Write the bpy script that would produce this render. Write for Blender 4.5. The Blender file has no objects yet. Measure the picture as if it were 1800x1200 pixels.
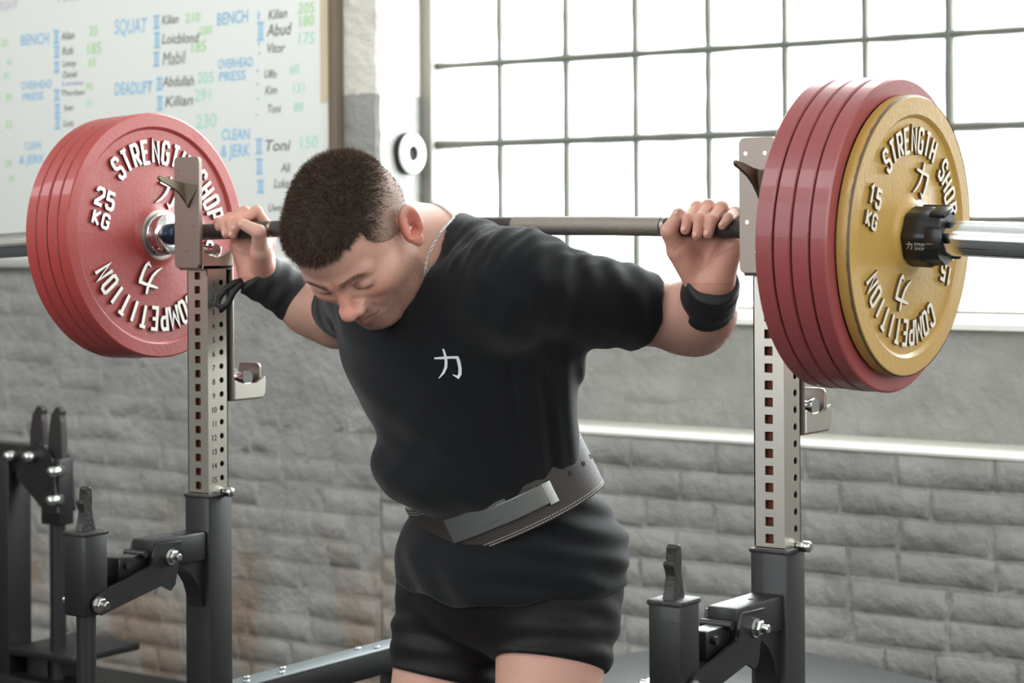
import bpy, bmesh, math, random
import numpy as np
from mathutils import Vector, Matrix
from mathutils.bvhtree import BVHTree
random.seed(7)
SC = bpy.context.scene
COL = SC.collection
ZB = 1.40            # height of the bar above the floor; coordinates below are relative to the bar centre

# ------------------------------------------------------------------ camera, world, lights, exposure
cam_d = bpy.data.cameras.new('camera')
cam = bpy.data.objects.new('camera', cam_d); COL.objects.link(cam)
YAW, ROLL = 0.623164, 0.005968
fw = Vector((-math.sin(YAW), math.cos(YAW), 0)); rt = Vector((math.cos(YAW), math.sin(YAW), 0)); up = Vector((0, 0, 1))
c_, s_ = math.cos(ROLL), math.sin(ROLL)
r2 = rt*c_ - up*s_; u2 = rt*s_ + up*c_
M = Matrix((r2, u2, -fw)).transposed().to_4x4()
M.translation = Vector((2.08579, -2.74280, ZB - 0.00226))
cam.matrix_world = M
cam_d.sensor_width = 36.0; cam_d.lens = 36.0*3666.8/1800
cam_d.shift_y = -0.11157
cam_d.clip_start = 0.05
cam_d.dof.use_dof = True; cam_d.dof.focus_distance = 3.25; cam_d.dof.aperture_fstop = 6.5
SC.camera = cam
SC.view_settings.view_transform = 'Standard'; SC.view_settings.look = 'None'
SC.view_settings.exposure = 0.0; SC.view_settings.gamma = 1.0; SC.view_settings.use_curve_mapping = False
w = bpy.data.worlds.new('world'); SC.world = w; w.use_nodes = True
bg = w.node_tree.nodes['Background']; bg.inputs[0].default_value = (0.93, 0.97, 1.0, 1); bg.inputs[1].default_value = 4.0
def area(name, loc, target, sx, sy, power, col=(1, 1, 1)):
    d = bpy.data.lights.new(name, 'AREA'); d.shape = 'RECTANGLE'; d.size = sx; d.size_y = sy; d.energy = power; d.color = col
    o = bpy.data.objects.new(name, d); COL.objects.link(o); o.location = loc
    o.rotation_euler = (Vector(target) - Vector(loc)).to_track_quat('-Z', 'Y').to_euler()
    return o
# daylight through the back and right windows, plus an added overhead fill lamp
area('daylight_back_window', (-0.1, 2.62, ZB+1.05), (-0.1, 0.0, ZB+0.30), 3.3, 2.6, 330, (0.96, 0.98, 1.0))
area('daylight_right_window', (5.6, -1.8, 2.4), (0.0, -0.4, 1.5), 5.0, 2.6, 75, (1.0, 0.965, 0.91))
area('added_overhead_fill', (-2.5, -2.4, ZB+2.70), (-2.0, 0.4, ZB+0.2), 4.2, 1.6, 165, (0.97, 0.985, 1.0))

# ------------------------------------------------------------------ materials
def rgb(r, g, b):
    def f(x):
        x /= 255.0
        return x/12.92 if x <= 0.04045 else ((x+0.055)/1.055)**2.4
    return (f(r), f(g), f(b), 1)
def mat(name, col, rough=0.5, metal=0.0, noise=0.0, nscale=20.0, bump=0.0, bscale=60.0, coat=0.0, sheen=0.0, col2=None, spec=0.5, sss=0.0, attr=None):
    m = bpy.data.materials.new(name); m.use_nodes = True
    nt = m.node_tree; b = nt.nodes['Principled BSDF']
    b.inputs['Base Color'].default_value = col; b.inputs['Roughness'].default_value = rough; b.inputs['Metallic'].default_value = metal
    b.inputs['Coat Weight'].default_value = coat; b.inputs['Sheen Weight'].default_value = sheen
    b.inputs['Specular IOR Level'].default_value = spec
    if sss:
        b.inputs['Subsurface Weight'].default_value = sss; b.inputs['Subsurface Radius'].default_value = (1.0, 0.3, 0.15); b.inputs['Subsurface Scale'].default_value = 0.012
    tc = nt.nodes.new('ShaderNodeTexCoord')
    src = None
    if attr:
        a = nt.nodes.new('ShaderNodeAttribute'); a.attribute_name = attr; src = a.outputs['Color']
    if noise or col2:
        n = nt.nodes.new('ShaderNodeTexNoise'); n.inputs['Scale'].default_value = nscale; n.inputs['Detail'].default_value = 6
        nt.links.new(tc.outputs['Object'], n.inputs['Vector'])
        r = nt.nodes.new('ShaderNodeValToRGB'); r.color_ramp.elements[0].position = 0.3; r.color_ramp.elements[1].position = 0.7
        if col2:
            r.color_ramp.elements[0].color = col2; r.color_ramp.elements[1].color = col; out = r.outputs['Color']
        else:
            k = 1-noise
            r.color_ramp.elements[0].color = (k, k, k, 1); r.color_ramp.elements[1].color = (1, 1, 1, 1)
            mx = nt.nodes.new('ShaderNodeMix'); mx.data_type = 'RGBA'; mx.blend_type = 'MULTIPLY'; mx.inputs['Factor'].default_value = 1
            mx.inputs['A'].default_value = col
            if src: nt.links.new(src, mx.inputs['A'])
            nt.links.new(r.outputs['Color'], mx.inputs['B']); out = mx.outputs['Result']
        nt.links.new(out, b.inputs['Base Color'])
    elif src: nt.links.new(src, b.inputs['Base Color'])
    if bump:
        n2 = nt.nodes.new('ShaderNodeTexNoise'); n2.inputs['Scale'].default_value = bscale; n2.inputs['Detail'].default_value = 5
        nt.links.new(tc.outputs['Object'], n2.inputs['Vector'])
        bp = nt.nodes.new('ShaderNodeBump'); bp.inputs['Strength'].default_value = bump; bp.inputs['Distance'].default_value = 0.004
        nt.links.new(n2.outputs['Fac'], bp.inputs['Height']); nt.links.new(bp.outputs['Normal'], b.inputs['Normal'])
    return m
def N(m): return m.node_tree.nodes
MT = {}
MT['steel'] = mat('brushed_stainless', rgb(205, 200, 190), 0.34, 1.0, 0.1, 40)
MT['chrome'] = mat('polished_chrome', rgb(220, 222, 225), 0.12, 1.0)
MT['zinc'] = mat('zinc_bolt', rgb(205, 208, 205), 0.22, 1.0, 0.1, 80)
MT['plate_steel'] = mat('satin_saddle_steel', rgb(150, 138, 130), 0.42, 0.85, 0.12, 50)
MT['brass'] = mat('brass_tinted_steel', rgb(120, 110, 92), 0.42, 0.9, 0.15, 40)
MT['black_metal'] = mat('black_powder_coat', rgb(15, 15, 16), 0.45, 0.0, 0.12, 60, 0.08, 400, coat=0.1)
MT['bolt_black'] = mat('worn_black_casting', rgb(50, 47, 46), 0.5, 0.3, 0.3, 60, 0.4, 200)
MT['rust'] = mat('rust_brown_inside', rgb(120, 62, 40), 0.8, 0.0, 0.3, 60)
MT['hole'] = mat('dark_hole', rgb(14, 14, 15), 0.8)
MT['knurl'] = mat('dark_knurled_steel', rgb(78, 74, 72), 0.5, 0.75, 0.25, 120, 0.5, 900)
MT['red'] = mat('red_plate_enamel', rgb(160, 58, 55), 0.44, 0.0, 0.22, 18, 0.12, 120, coat=0.25)
MT['redrim'] = mat('red_plate_rim_enamel', rgb(140, 64, 65), 0.42, 0.0, 0.18, 14, 0.1, 120, coat=0.2)
MT['yellow'] = mat('gold_yellow_plate_enamel', rgb(178, 142, 70), 0.42, 0.0, 0.2, 16, 0.15, 120, coat=0.2)
MT['letter'] = mat('white_letter_paint', rgb(238, 234, 226), 0.45, 0.0, 0.08, 60)
MT['letter_worn'] = mat('worn_white_letter_paint', rgb(224, 216, 196), 0.5, 0.0, 0.3, 70)
MT['letter_side'] = mat('shadowed_letter_side', rgb(70, 30, 28), 0.6)
MT['plastic'] = mat('black_collar_plastic', rgb(22, 22, 23), 0.32)
MT['numeral'] = mat('engraved_numeral', rgb(50, 48, 44), 0.7)
MT['board'] = mat('whiteboard_enamel', rgb(226, 229, 224), 0.3, 0.0, 0.03, 3)
MT['alu'] = mat('aluminium_trim', rgb(215, 215, 212), 0.35, 0.6)
MT['wood'] = mat('brown_wood_strip', rgb(120, 105, 88), 0.6, 0.0, 0.3, 30)
MT['tape'] = mat('beige_masking_tape', rgb(205, 190, 160), 0.7)
INK = {'b': mat('blue_marker', rgb(128, 186, 222), 0.5), 'k': mat('dark_marker', rgb(104, 108, 104), 0.5), 'g': mat('green_marker', rgb(165, 216, 150), 0.5),
       't': mat('mint_marker', rgb(172, 220, 200), 0.5), 'p': mat('purple_marker', rgb(200, 182, 205), 0.5), 'v': mat('violet_blue_marker', rgb(140, 150, 190), 0.5)}
MT['rubber'] = mat('black_rubber', rgb(26, 26, 27), 0.6, 0, 0.1, 40)
MT['vinyl'] = mat('black_vinyl', rgb(34, 35, 37), 0.4, 0, 0.1, 30, 0.2, 200)
MT['grey_steel'] = mat('blue_grey_steel', rgb(120, 128, 132), 0.4, 0.5, 0.15, 30)
MT['orange'] = mat('orange_knob', rgb(225, 70, 40), 0.4)
MT['white_paint'] = mat('white_enamel', rgb(238, 240, 234), 0.35)
MT['glazing_bar'] = mat('old_grey_glazing_bar', rgb(120, 122, 112), 0.6, 0, 0.4, 40, 0.5, 120)
MT['frame_paint'] = mat('old_grey_frame_paint', rgb(150, 146, 138), 0.6, 0, 0.25, 12, 0.4, 80)
MT['concrete'] = mat('concrete_floor', rgb(62, 62, 62), 0.7, 0, 0.3, 4)
MT['ceiling'] = mat('white_ceiling', rgb(225, 224, 220), 0.8)

def wall_paint(name, zsplit, low=(147, 146, 142), high=(222, 218, 208)):
    """old wall: grey paint below a ragged line at height zsplit, worn white plaster above, rusty stains"""
    m = bpy.data.materials.new(name); m.use_nodes = True; nt = m.node_tree; b = nt.nodes['Principled BSDF']
    b.inputs['Roughness'].default_value = 0.62
    geo = nt.nodes.new('ShaderNodeNewGeometry'); sep = nt.nodes.new('ShaderNodeSeparateXYZ'); nt.links.new(geo.outputs['Position'], sep.inputs[0])
    def noise(scale, detail=6):
        n = nt.nodes.new('ShaderNodeTexNoise'); n.inputs['Scale'].default_value = scale; n.inputs['Detail'].default_value = detail
        nt.links.new(geo.outputs['Position'], n.inputs['Vector']); return n.outputs['Fac']
    def math_(op, a, bb):
        n = nt.nodes.new('ShaderNodeMath'); n.operation = op
        for i, x in enumerate((a, bb)):
            if isinstance(x, (int, float)): n.inputs[i].default_value = x
            else: nt.links.new(x, n.inputs[i])
        return n.outputs[0]
    def ramp(f, p0, c0, p1, c1):
        r = nt.nodes.new('ShaderNodeValToRGB'); e = r.color_ramp.elements
        e[0].position = p0; e[0].color = c0; e[1].position = p1; e[1].color = c1; nt.links.new(f, r.inputs[0]); return r.outputs[0]
    def mix(f, a, bb):
        n = nt.nodes.new('ShaderNodeMix'); n.data_type = 'RGBA'
        for k, x in (('Factor', f), ('A', a), ('B', bb)):
            if isinstance(x, (tuple, float)): n.inputs[k].default_value = x
            else: nt.links.new(x, n.inputs[k])
        return n.outputs['Result']
    W1 = (1, 1, 1, 1); K = (0, 0, 0, 1)
    lo = ramp(noise(7), 0.25, rgb(*[c-16 for c in low]), 0.75, rgb(*[c+8 for c in low]))
    hi = ramp(noise(5), 0.3, rgb(*[c-24 for c in high]), 0.7, rgb(*high))
    # brown stains low down on the left part of the wall
    st = math_('MULTIPLY', ramp(noise(3.2), 0.46, K, 0.64, W1), ramp(math_('MULTIPLY', math_('SUBTRACT', 0.62, sep.outputs['Z']), 2.2), 0.0, K, 0.5, W1))
    st = math_('MULTIPLY', st, ramp(math_('MULTIPLY', math_('SUBTRACT', -1.3, sep.outputs['X']), 1.5), 0.0, K, 0.5, W1))
    lo = mix(math_('MULTIPLY', st, 0.62), lo, rgb(128, 100, 74))
    edge = math_('ADD', sep.outputs['Z'], math_('MULTIPLY', math_('SUBTRACT', noise(14, 3), 0.5), 0.05))
    f = ramp(math_('MULTIPLY', math_('SUBTRACT', edge, zsplit-0.05), 10), 0.48, K, 0.52, W1)
    nt.links.new(mix(f, lo, hi), b.inputs['Base Color'])
    bp = nt.nodes.new('ShaderNodeBump'); bp.inputs['Strength'].default_value = 0.8; bp.inputs['Distance'].default_value = 0.006
    hsum = math_('ADD', noise(28, 8), math_('MULTIPLY', noise(9, 4), 2.2))
    nt.links.new(hsum, bp.inputs['Height']); bp.inputs['Distance'].default_value = 0.012; nt.links.new(bp.outputs['Normal'], b.inputs['Normal'])
    return m
MT['wall'] = wall_paint('old_painted_wall', ZB+0.385)
MT['brick'] = MT['wall']
gl = bpy.data.materials.new('window_glass'); gl.use_nodes = True; nt = gl.node_tree; nt.nodes.clear()
o_ = nt.nodes.new('ShaderNodeOutputMaterial'); mx_ = nt.nodes.new('ShaderNodeMixShader'); tr_ = nt.nodes.new('ShaderNodeBsdfTransparent'); gs_ = nt.nodes.new('ShaderNodeBsdfGlossy')
tr_.inputs[0].default_value = (0.94, 0.96, 0.95, 1); gs_.inputs['Roughness'].default_value = 0.15; mx_.inputs[0].default_value = 0.05
nt.links.new(tr_.outputs[0], mx_.inputs[1]); nt.links.new(gs_.outputs[0], mx_.inputs[2]); nt.links.new(mx_.outputs[0], o_.inputs[0])
MT['glass'] = gl

# ------------------------------------------------------------------ object helpers
def tag(o, label=None, cat=None, group=None, kind=None):
    if label: o['label'] = label
    if cat: o['category'] = cat
    if group: o['group'] = group
    if kind: o['kind'] = kind
    return o
def root(name, loc, label=None, cat=None, group=None, kind=None):
    """an Empty at a thing's base; loc in world coordinates"""
    o = bpy.data.objects.new(name, None); COL.objects.link(o); o.location = loc; o.empty_display_size = 0.05
    return tag(o, label, cat, group, kind)
def wloc(o):
    v = Vector((0, 0, 0))
    while o is not None: v = v + o.location; o = o.parent
    return v
def link(name, me, m=None, parent=None, smooth=False, rel=True, sharp=None):
    """link a mesh whose vertices are in bar-relative coordinates (rel) or local ones"""
    o = bpy.data.objects.new(name, me); COL.objects.link(o)
    if parent is not None: o.parent = parent
    if rel:
        sh = Vector((0, 0, ZB)) - (wloc(parent) if parent is not None else Vector())
        if parent is None: o.location = (0, 0, 0)
        me.transform(Matrix.Translation(sh))
    if m is not None and not me.materials:
        for q in (m if isinstance(m, (list, tuple)) else [m]): me.materials.append(q)
    if smooth:
        me.polygons.foreach_set('use_smooth', [True]*len(me.polygons))
        if sharp: me.set_sharp_from_angle(angle=math.radians(sharp))
    return o
def tomesh(bm, name):
    bmesh.ops.recalc_face_normals(bm, faces=bm.faces)
    me = bpy.data.meshes.new(name); bm.to_mesh(me); bm.free(); return me
def bbox(bm, lo, hi, bevel=0.0, seg=2, M=None):
    r = bmesh.ops.create_cube(bm, size=1.0); vs = r['verts']
    for v in vs: v.co = Vector([lo[i] + (v.co[i]+0.5)*(hi[i]-lo[i]) for i in range(3)])
    if bevel:
        es = list({e for v in vs for e in v.link_edges})
        rr = bmesh.ops.bevel(bm, geom=es, offset=bevel, segments=seg, affect='EDGES', profile=0.5)
        vs = list({v for f in rr['faces'] for v in f.verts} | {v for v in vs if v.is_valid})
    if M is not None: bmesh.ops.transform(bm, matrix=M, verts=vs)
    return vs
def box(name, lo, hi, m, parent=None, bevel=0.003, rel=True, M=None):
    bm = bmesh.new(); bbox(bm, lo, hi, bevel, 2, M); return link(name, tomesh(bm, name), m, parent, True, rel, 40)
def tube(bm, pts, r, seg=14, closed=False, caps=True):
    pts = [Vector(p) for p in pts]; n = len(pts); rs = r if isinstance(r, (list, tuple)) else [r]*n
    rings = []; prev = None
    for i, p in enumerate(pts):
        if closed: t = pts[(i+1) % n] - pts[i-1]
        else: t = pts[min(i+1, n-1)] - pts[max(i-1, 0)]
        t.normalize()
        a = prev - t*prev.dot(t) if prev is not None else (Vector((0, 0, 1)) if abs(t.z) < 0.9 else Vector((1, 0, 0))); a = a - t*a.dot(t); a.normalize(); prev = a
        b = t.cross(a)
        rings.append([bm.verts.new(p + (a*math.cos(2*math.pi*k/seg) + b*math.sin(2*math.pi*k/seg))*rs[i]) for k in range(seg)])
    for i in range(n if closed else n-1):
        A, B = rings[i], rings[(i+1) % n]
        for k in range(seg): bm.faces.new((A[k], A[(k+1) % seg], B[(k+1) % seg], B[k]))
    if caps and not closed: bm.faces.new(rings[0][::-1]); bm.faces.new(rings[-1])
def tubeobj(name, pts, r, m, parent=None, seg=16, rel=True, closed=False):
    bm = bmesh.new(); tube(bm, pts, r, seg, closed); return link(name, tomesh(bm, name), m, parent, True, rel, 50)
def lathe(bm, prof, seg=96, origin=(0, 0, 0), mats=None):
    """profile of (x, r) revolved about the X axis"""
    rings = []
    for x, r in prof:
        rings.append([bm.verts.new((origin[0]+x, origin[1]+max(r, 1e-5)*math.cos(2*math.pi*k/seg), origin[2]+max(r, 1e-5)*math.sin(2*math.pi*k/seg))) for k in range(seg)])
    for i in range(len(rings)-1):
        for k in range(seg):
            f = bm.faces.new((rings[i][k], rings[i][(k+1) % seg], rings[i+1][(k+1) % seg], rings[i+1][k]))
            if mats: f.material_index = mats[i]
    return rings
def prism(bm, poly, axis, a, b):
    """polygon of 2-D points extruded along axis (0 x: (y,z); 1 y: (x,z); 2 z: (x,y)) from a to b"""
    def P(p, t): return {0: (t, p[0], p[1]), 1: (p[0], t, p[1]), 2: (p[0], p[1], t)}[axis]
    A = [bm.verts.new(P(p, a)) for p in poly]; B = [bm.verts.new(P(p, b)) for p in poly]; n = len(poly)
    bm.faces.new(A); bm.faces.new(B[::-1])
    for i in range(n): bm.faces.new((A[i], B[i], B[(i+1) % n], A[(i+1) % n]))
def prismobj(name, poly, axis, a, b, m, parent=None, bevel=0.0, smooth=True):
    bm = bmesh.new(); prism(bm, poly, axis, a, b)
    if bevel: bmesh.ops.bevel(bm, geom=list(bm.edges), offset=bevel, segments=1, affect='EDGES')
    return link(name, tomesh(bm, name), m, parent, smooth, True, 35)
def textmesh(s, size=1.0, shear=0.0, bold=0.0, extrude=0.0):
    cu = bpy.data.curves.new('t', 'FONT'); cu.body = s; cu.size = size; cu.shear = shear; cu.offset = bold; cu.extrude = extrude; cu.resolution_u = 3
    o = bpy.data.objects.new('t', cu); COL.objects.link(o)
    dg = bpy.context.evaluated_depsgraph_get(); me = bpy.data.meshes.new_from_object(o.evaluated_get(dg))
    bpy.data.objects.remove(o); bpy.data.curves.remove(cu); me.materials.clear(); return me
def hexbolt(name, c, axis_sign, m, parent, r=0.010):
    """hex nut, washer and thread end on an X face"""
    bm = bmesh.new(); s = axis_sign
    lathe(bm, [(0, 0), (0, r*1.35), (0.003*s, r*1.35), (0.003*s, 0)], 20, c)
    lathe(bm, [(0.003*s, 0), (0.003*s, r*1.12), (0.010*s, r*1.12), (0.0118*s, r*0.9), (0.0118*s, 0)], 6, c)
    lathe(bm, [(0.0118*s, 0), (0.0118*s, r*0.62), (0.021*s, r*0.62), (0.023*s, r*0.45), (0.023*s, 0)], 14, c)
    return link(name, tomesh(bm, name), m, parent, True, True, 30)
# ------------------------------------------------------------------ the room
FY = 1.90            # front face of the thick wall; the window niche is cut 0.25 m into it
NX = -1.72           # left edge of the niche
def struct(name, loc=(0, 0, 0)): return root(name, loc, kind='structure')
def quadbox(name, lo, hi, m, kind='structure', bevel=0.0):
    bm = bmesh.new(); bbox(bm, lo, hi, bevel); o = link(name, tomesh(bm, name), m, None, False, True); return tag(o, kind=kind)
XR, XL, YF = 5.2, -6.0, -5.8
zf, zc = -ZB, 2.75
quadbox('floor', (XL-0.3, YF-0.3, zf-0.1), (XR+0.3, 2.6, zf), MT['concrete'])
quadbox('ceiling', (XL-0.3, YF-0.3, zc), (XR+0.3, 2.6, zc+0.1), MT['ceiling'])
quadbox('wall_left', (XL-0.3, YF, zf), (XL, 2.5, zc), MT['wall'])
# walls with a window opening each, well outside the frame
def holed(name, lo, hi, axis, a0, a1, z0, z1, m):
    bm = bmesh.new()
    def seg(aa, ab, za, zb):
        l = list(lo); h = list(hi); l[axis] = aa; h[axis] = ab; l[2] = za; h[2] = zb; bbox(bm, l, h)
    seg(lo[axis], a0, lo[2], hi[2]); seg(a1, hi[axis], lo[2], hi[2]); seg(a0, a1, lo[2], z0); seg(a0, a1, z1, hi[2])
    return tag(link(name, tomesh(bm, name), m, None, False, True), kind='structure')
holed('wall_right', (XR, YF, zf), (XR+0.3, 2.5, zc), 1, -3.2, 2.0, -0.3, 2.4, MT['wall'])
holed('wall_front', (XL, YF-0.3, zf), (XR, YF, zc), 0, -3.6, 3.6, -0.2, 2.5, MT['wall'])
# wall_back: thick wall with the niche, its bricks as parts
wb = struct('wall_back', (0, FY, 0))
bm = bmesh.new()
bbox(bm, (XL, FY+0.0025, zf), (NX-0.042, FY+0.45, -0.118)); bbox(bm, (XL, FY+0.007, -0.118), (NX-0.042, FY+0.45, zc)); bbox(bm, (NX-0.05, FY+0.0036, zf), (NX-0.004, FY+0.03, -0.118))                        # solid part on the left
bbox(bm, (NX, FY+0.0025, zf), (XR, FY+0.45, -0.552))                    # below the ledge
bbox(bm, (NX-0.042, FY+0.2515, -0.552), (XR, FY+0.45, -0.254))                # back of the niche under the window
bbox(bm, (1.52, FY+0.007, -0.552), (XR, FY+0.45, zc)); bbox(bm, (NX, FY+0.007, 2.34), (1.52, FY+0.45, zc))
link('masonry', tomesh(bm, 'masonry'), MT['wall'], wb)
# plastered pillar face beside the niche (no bricks to be seen) with a slightly chipped edge
bm = bmesh.new()
def plaster_strip(z0, z1, n, cols):
    rows = []
    for k in range(n+1):
        z = z0+(z1-z0)*k/n; e = random.uniform(-0.005, 0.004)
        rows.append([bm.verts.new((x+(e if q in (1, 2) else 0), y, z)) for q, (x, y) in enumerate(cols)])
    for a, b in zip(rows, rows[1:]):
        for q in range(len(cols)-1): bm.faces.new((a[q], b[q], b[q+1], a[q+1]))
plaster_strip(-0.12, 2.48, 60, ((-4.6, FY), (NX-0.010, FY), (NX, FY+0.010), (NX-0.040, FY+0.26)))
plaster_strip(-0.556, -0.12, 10, ((NX-0.012, FY+0.006), (NX-0.004, FY+0.006), (NX, FY+0.012), (NX-0.040, FY+0.26)))
for f in bm.faces: f.normal_flip()
me = bpy.data.meshes.new('plaster'); bm.to_mesh(me); bm.free()
link('plaster', me, MT['wall'], wb)
# bricks
def brick_mesh(i, L, H, D, rough):
    rr = random.Random(i)
    bm = bmesh.new(); j = lambda a: rr.uniform(-a, a)
    xs = [-L/2, -L/2+0.006, -L/2+0.016, 0, L/2-0.016, L/2-0.006, L/2]; zs = [-H/2, -H/2+0.006, 0, H/2-0.006, H/2]
    g = {}
    for a, x in enumerate(xs):
        for b, z in enumerate(zs):
            e = a in (0, 6) or b in (0, 4)
            y = 0.004 if e else -D + j(rough*0.35)
            g[a, b] = bm.verts.new((x + j(rough if e else 0.003), y, z + j(rough*0.8 if e else 0.002)))
    for a in range(6):
        for b in range(4): bm.faces.new((g[a, b], g[a+1, b], g[a+1, b+1], g[a, b+1]))
    me = bpy.data.meshes.new('brick'); bm.to_mesh(me); bm.free()
    me.polygons.foreach_set('use_smooth', [True]*len(me.polygons)); me.materials.append(MT['brick']); return me
fullb = [brick_mesh(i, 0.252, 0.0766, 0.0070, 0.0085) for i in range(8)]
softb = [brick_mesh(i+40, 0.252, 0.0765, 0.0015, 0.002) for i in range(6)]
midb = [brick_mesh(i+80, 0.252, 0.0768, 0.0032, 0.006) for i in range(8)]
def lay(x0, x1, z0, z1, y, meshes_for, off=0, into=None):
    nrow = int(round((z1-z0)/0.0785))
    for r in range(nrow):
        z = z1 - 0.0785*(r+0.5); x = x0; cells = []
        first = (0.13 if (r+off) % 2 else 0.25) + random.uniform(-0.03, 0.03)
        while x + 0.02 < x1:
            ln = first if x == x0 else random.choice((0.25, 0.25, 0.25, 0.262, 0.238, 0.21, 0.13))
            cells.append((x, min(x+ln, x1))); x += ln
        for a, b in cells:
            if b-a < 0.05: continue
            me = random.choice(meshes_for(z))
            if into is not None:
                nv = len(into[0]); k_ = (b-a-0.004)/0.252
                into[0] += [(v.co.x*k_+(a+b)/2, v.co.y+y+0.006, v.co.z+z) for v in me.vertices]; into[1] += [tuple(q+nv for q in f.vertices) for f in me.polygons]; continue
            o = bpy.data.objects.new('brick', me); COL.objects.link(o); o.parent = wb
            o.location = ((a+b)/2, y-FY+0.006+random.uniform(-0.0035, 0.0015), ZB+z+random.uniform(-0.003, 0.003)); o.scale = ((b-a-0.004)/0.252, 1, 1)
            o.rotation_euler = (random.uniform(-0.02, 0.02), random.uniform(-0.010, 0.010), random.uniform(-0.008, 0.008))
lay(-3.72, NX, -1.15, -0.13, FY, lambda z: softb if z > -0.50 else (softb+midb if z > -0.66 else midb))
lay(NX, 1.02, -1.185, -0.557, FY, lambda z: fullb, 1)
lay(NX, 0.68, -0.54, -0.262, FY+0.25, lambda z: softb)
far = [[], []]       # courses outside the frame, joined
lay(1.02, 3.4, -1.385, -0.557, FY, lambda z: fullb, 0, far); lay(-5.6, -3.72, -1.385, -0.13, FY, lambda z: softb if z > -0.50 else fullb, 1, far)
lay(-3.72, NX, -1.385, -1.152, FY, lambda z: fullb, 1, far); lay(NX, 1.02, -1.385, -1.187, FY, lambda z: fullb, 0, far)
fm = bpy.data.meshes.new('brickwork'); fm.from_pydata(far[0], [], far[1]); fm.polygons.foreach_set('use_smooth', [True]*len(fm.polygons))
tag(link('brickwork', fm, MT['brick'], wb), kind='stuff')
tag(link('trim_1', (lambda bm: (bbox(bm, (NX-0.002, FY-0.004, -0.556), (1.52, FY+0.256, -0.546), 0.003), tomesh(bm, 'ledge'))[1])(bmesh.new()), mat('ledge_white_paint', rgb(232, 230, 222), 0.6, 0, 0.2, 14, 0.5, 40), None, True, True, 40), kind='structure')
tag(link('trim_2', (lambda bm: (prism(bm, [(FY+0.222, -0.264), (FY+0.222, -0.250), (FY+0.252, -0.222), (FY+0.30, -0.212), (FY+0.44, -0.212), (FY+0.44, -0.264)], 0, NX, 1.52), tomesh(bm, 'sill'))[1])(bmesh.new()), mat('sill_white_paint', rgb(236, 236, 232), 0.5, 0, 0.12, 10, 0.3, 40), None, False, True), kind='structure')
# the multi-pane window
WY = FY + 0.28; X0 = -1.7249; PX = 0.23388; ZR = 0.244; PZ = 0.2340
w1 = struct('window_1', (X0, WY, ZB-0.23))
zlo, zhi = -0.224, -0.224 + PZ*11; ncol, nrow = 14, 11
bm = bmesh.new()
bbox(bm, (X0-0.036, WY-0.035, zlo-0.03), (X0+0.004, WY+0.03, zhi+0.03), 0.004); bbox(bm, (X0+ncol*PX-0.004, WY-0.035, zlo-0.03), (X0+ncol*PX+0.05, WY+0.03, zhi+0.03), 0.004)
bbox(bm, (X0, WY-0.03, zlo-0.03), (X0+ncol*PX, WY+0.03, zlo+0.006), 0.004); bbox(bm, (X0, WY-0.03, zhi-0.006), (X0+ncol*PX, WY+0.03, zhi+0.03), 0.004)
link('window_frame', tomesh(bm, 'window_frame'), MT['frame_paint'], w1, False)
def bar(name, a, b, wd):
    """an old glazing bar with putty lumps: small swellings and a fillet at each crossing"""
    a = Vector(a); b = Vector(b); n = 44; L = (b-a).length; bm = bmesh.new(); d = (b-a).normalized()
    pts, rs = [], []
    for i in range(n+1):
        t = i/n; pts.append(a + (b-a)*t); rs.append(wd*(1 + random.uniform(-0.16, 0.22)))
    tube(bm, pts, rs, 6); bmesh.ops.scale(bm, vec=(1, 1.5, 1), space=Matrix.Translation(-Vector((0, WY, 0))), verts=bm.verts)
    return link(name, tomesh(bm, name), MT['glazing_bar'], w1, True)
for i in range(1, ncol): bar('glazing_bar', (X0+i*PX, WY, zlo), (X0+i*PX, WY, zhi), 0.0085 if i != 7 else 0.0125)
for k in range(1, nrow): bar('glazing_bar', (X0, WY, zlo+k*PZ), (X0+ncol*PX, WY, zlo+k*PZ), 0.0095 if k != 2 else 0.011)
pm = bpy.data.meshes.new('pane'); hx, hz = PX/2-0.003, PZ/2-0.003
pv = []; 
for y in (-0.002, 0.002):
    for x, z in ((-hx, -hz+0.014), (-hx+0.014, -hz), (hx-0.014, -hz), (hx, -hz+0.014), (hx, hz-0.014), (hx-0.014, hz), (-hx+0.014, hz), (-hx, hz-0.014)): pv.append((x, y, z))
pm.from_pydata(pv, [], [tuple(range(8)), tuple(range(15, 7, -1))] + [(i, i+8, (i+1) % 8+8, (i+1) % 8) for i in range(8)]); pm.materials.append(MT['glass'])
for i in range(ncol):
    for k in range(nrow):
        o = bpy.data.objects.new('pane', pm); COL.objects.link(o); o.parent = w1
        o.location = ((i+0.5)*PX, 0.004, zlo+(k+0.5)*PZ+0.23)
# ring of tape hung on the reveal
bm = bmesh.new(); lathe(bm, [(0, 0.022), (0, 0.056), (0.004, 0.060), (0.030, 0.060), (0.034, 0.057), (0.034, 0.024), (0.030, 0.022), (0, 0.022)], 48, (NX-0.022, FY+0.147, 0.2148))
rg = tag(link('ring_weight', tomesh(bm, 'ring_weight'), MT['white_paint'], None, True, True, 40), 'small round white ring with a dark centre hung on the window reveal', 'ring')
bm = bmesh.new(); lathe(bm, [(0, 0.0585), (0.002, 0.0612), (0.026, 0.0612), (0.028, 0.0585)], 48, (NX-0.023, FY+0.147, 0.2148)); link('outer_band', tomesh(bm, 'outer_band'), MT['rubber'], rg, True)
bm = bmesh.new(); lathe(bm, [(0.0, 0.0), (0.001, 0.0225), (0.029, 0.0225), (0.030, 0.020), (0.022, 0.019), (0.022, 0.0)], 32, (NX-0.022, FY+0.147, 0.2148)); link('core', tomesh(bm, 'core'), MT['rubber'], rg, True)
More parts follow.
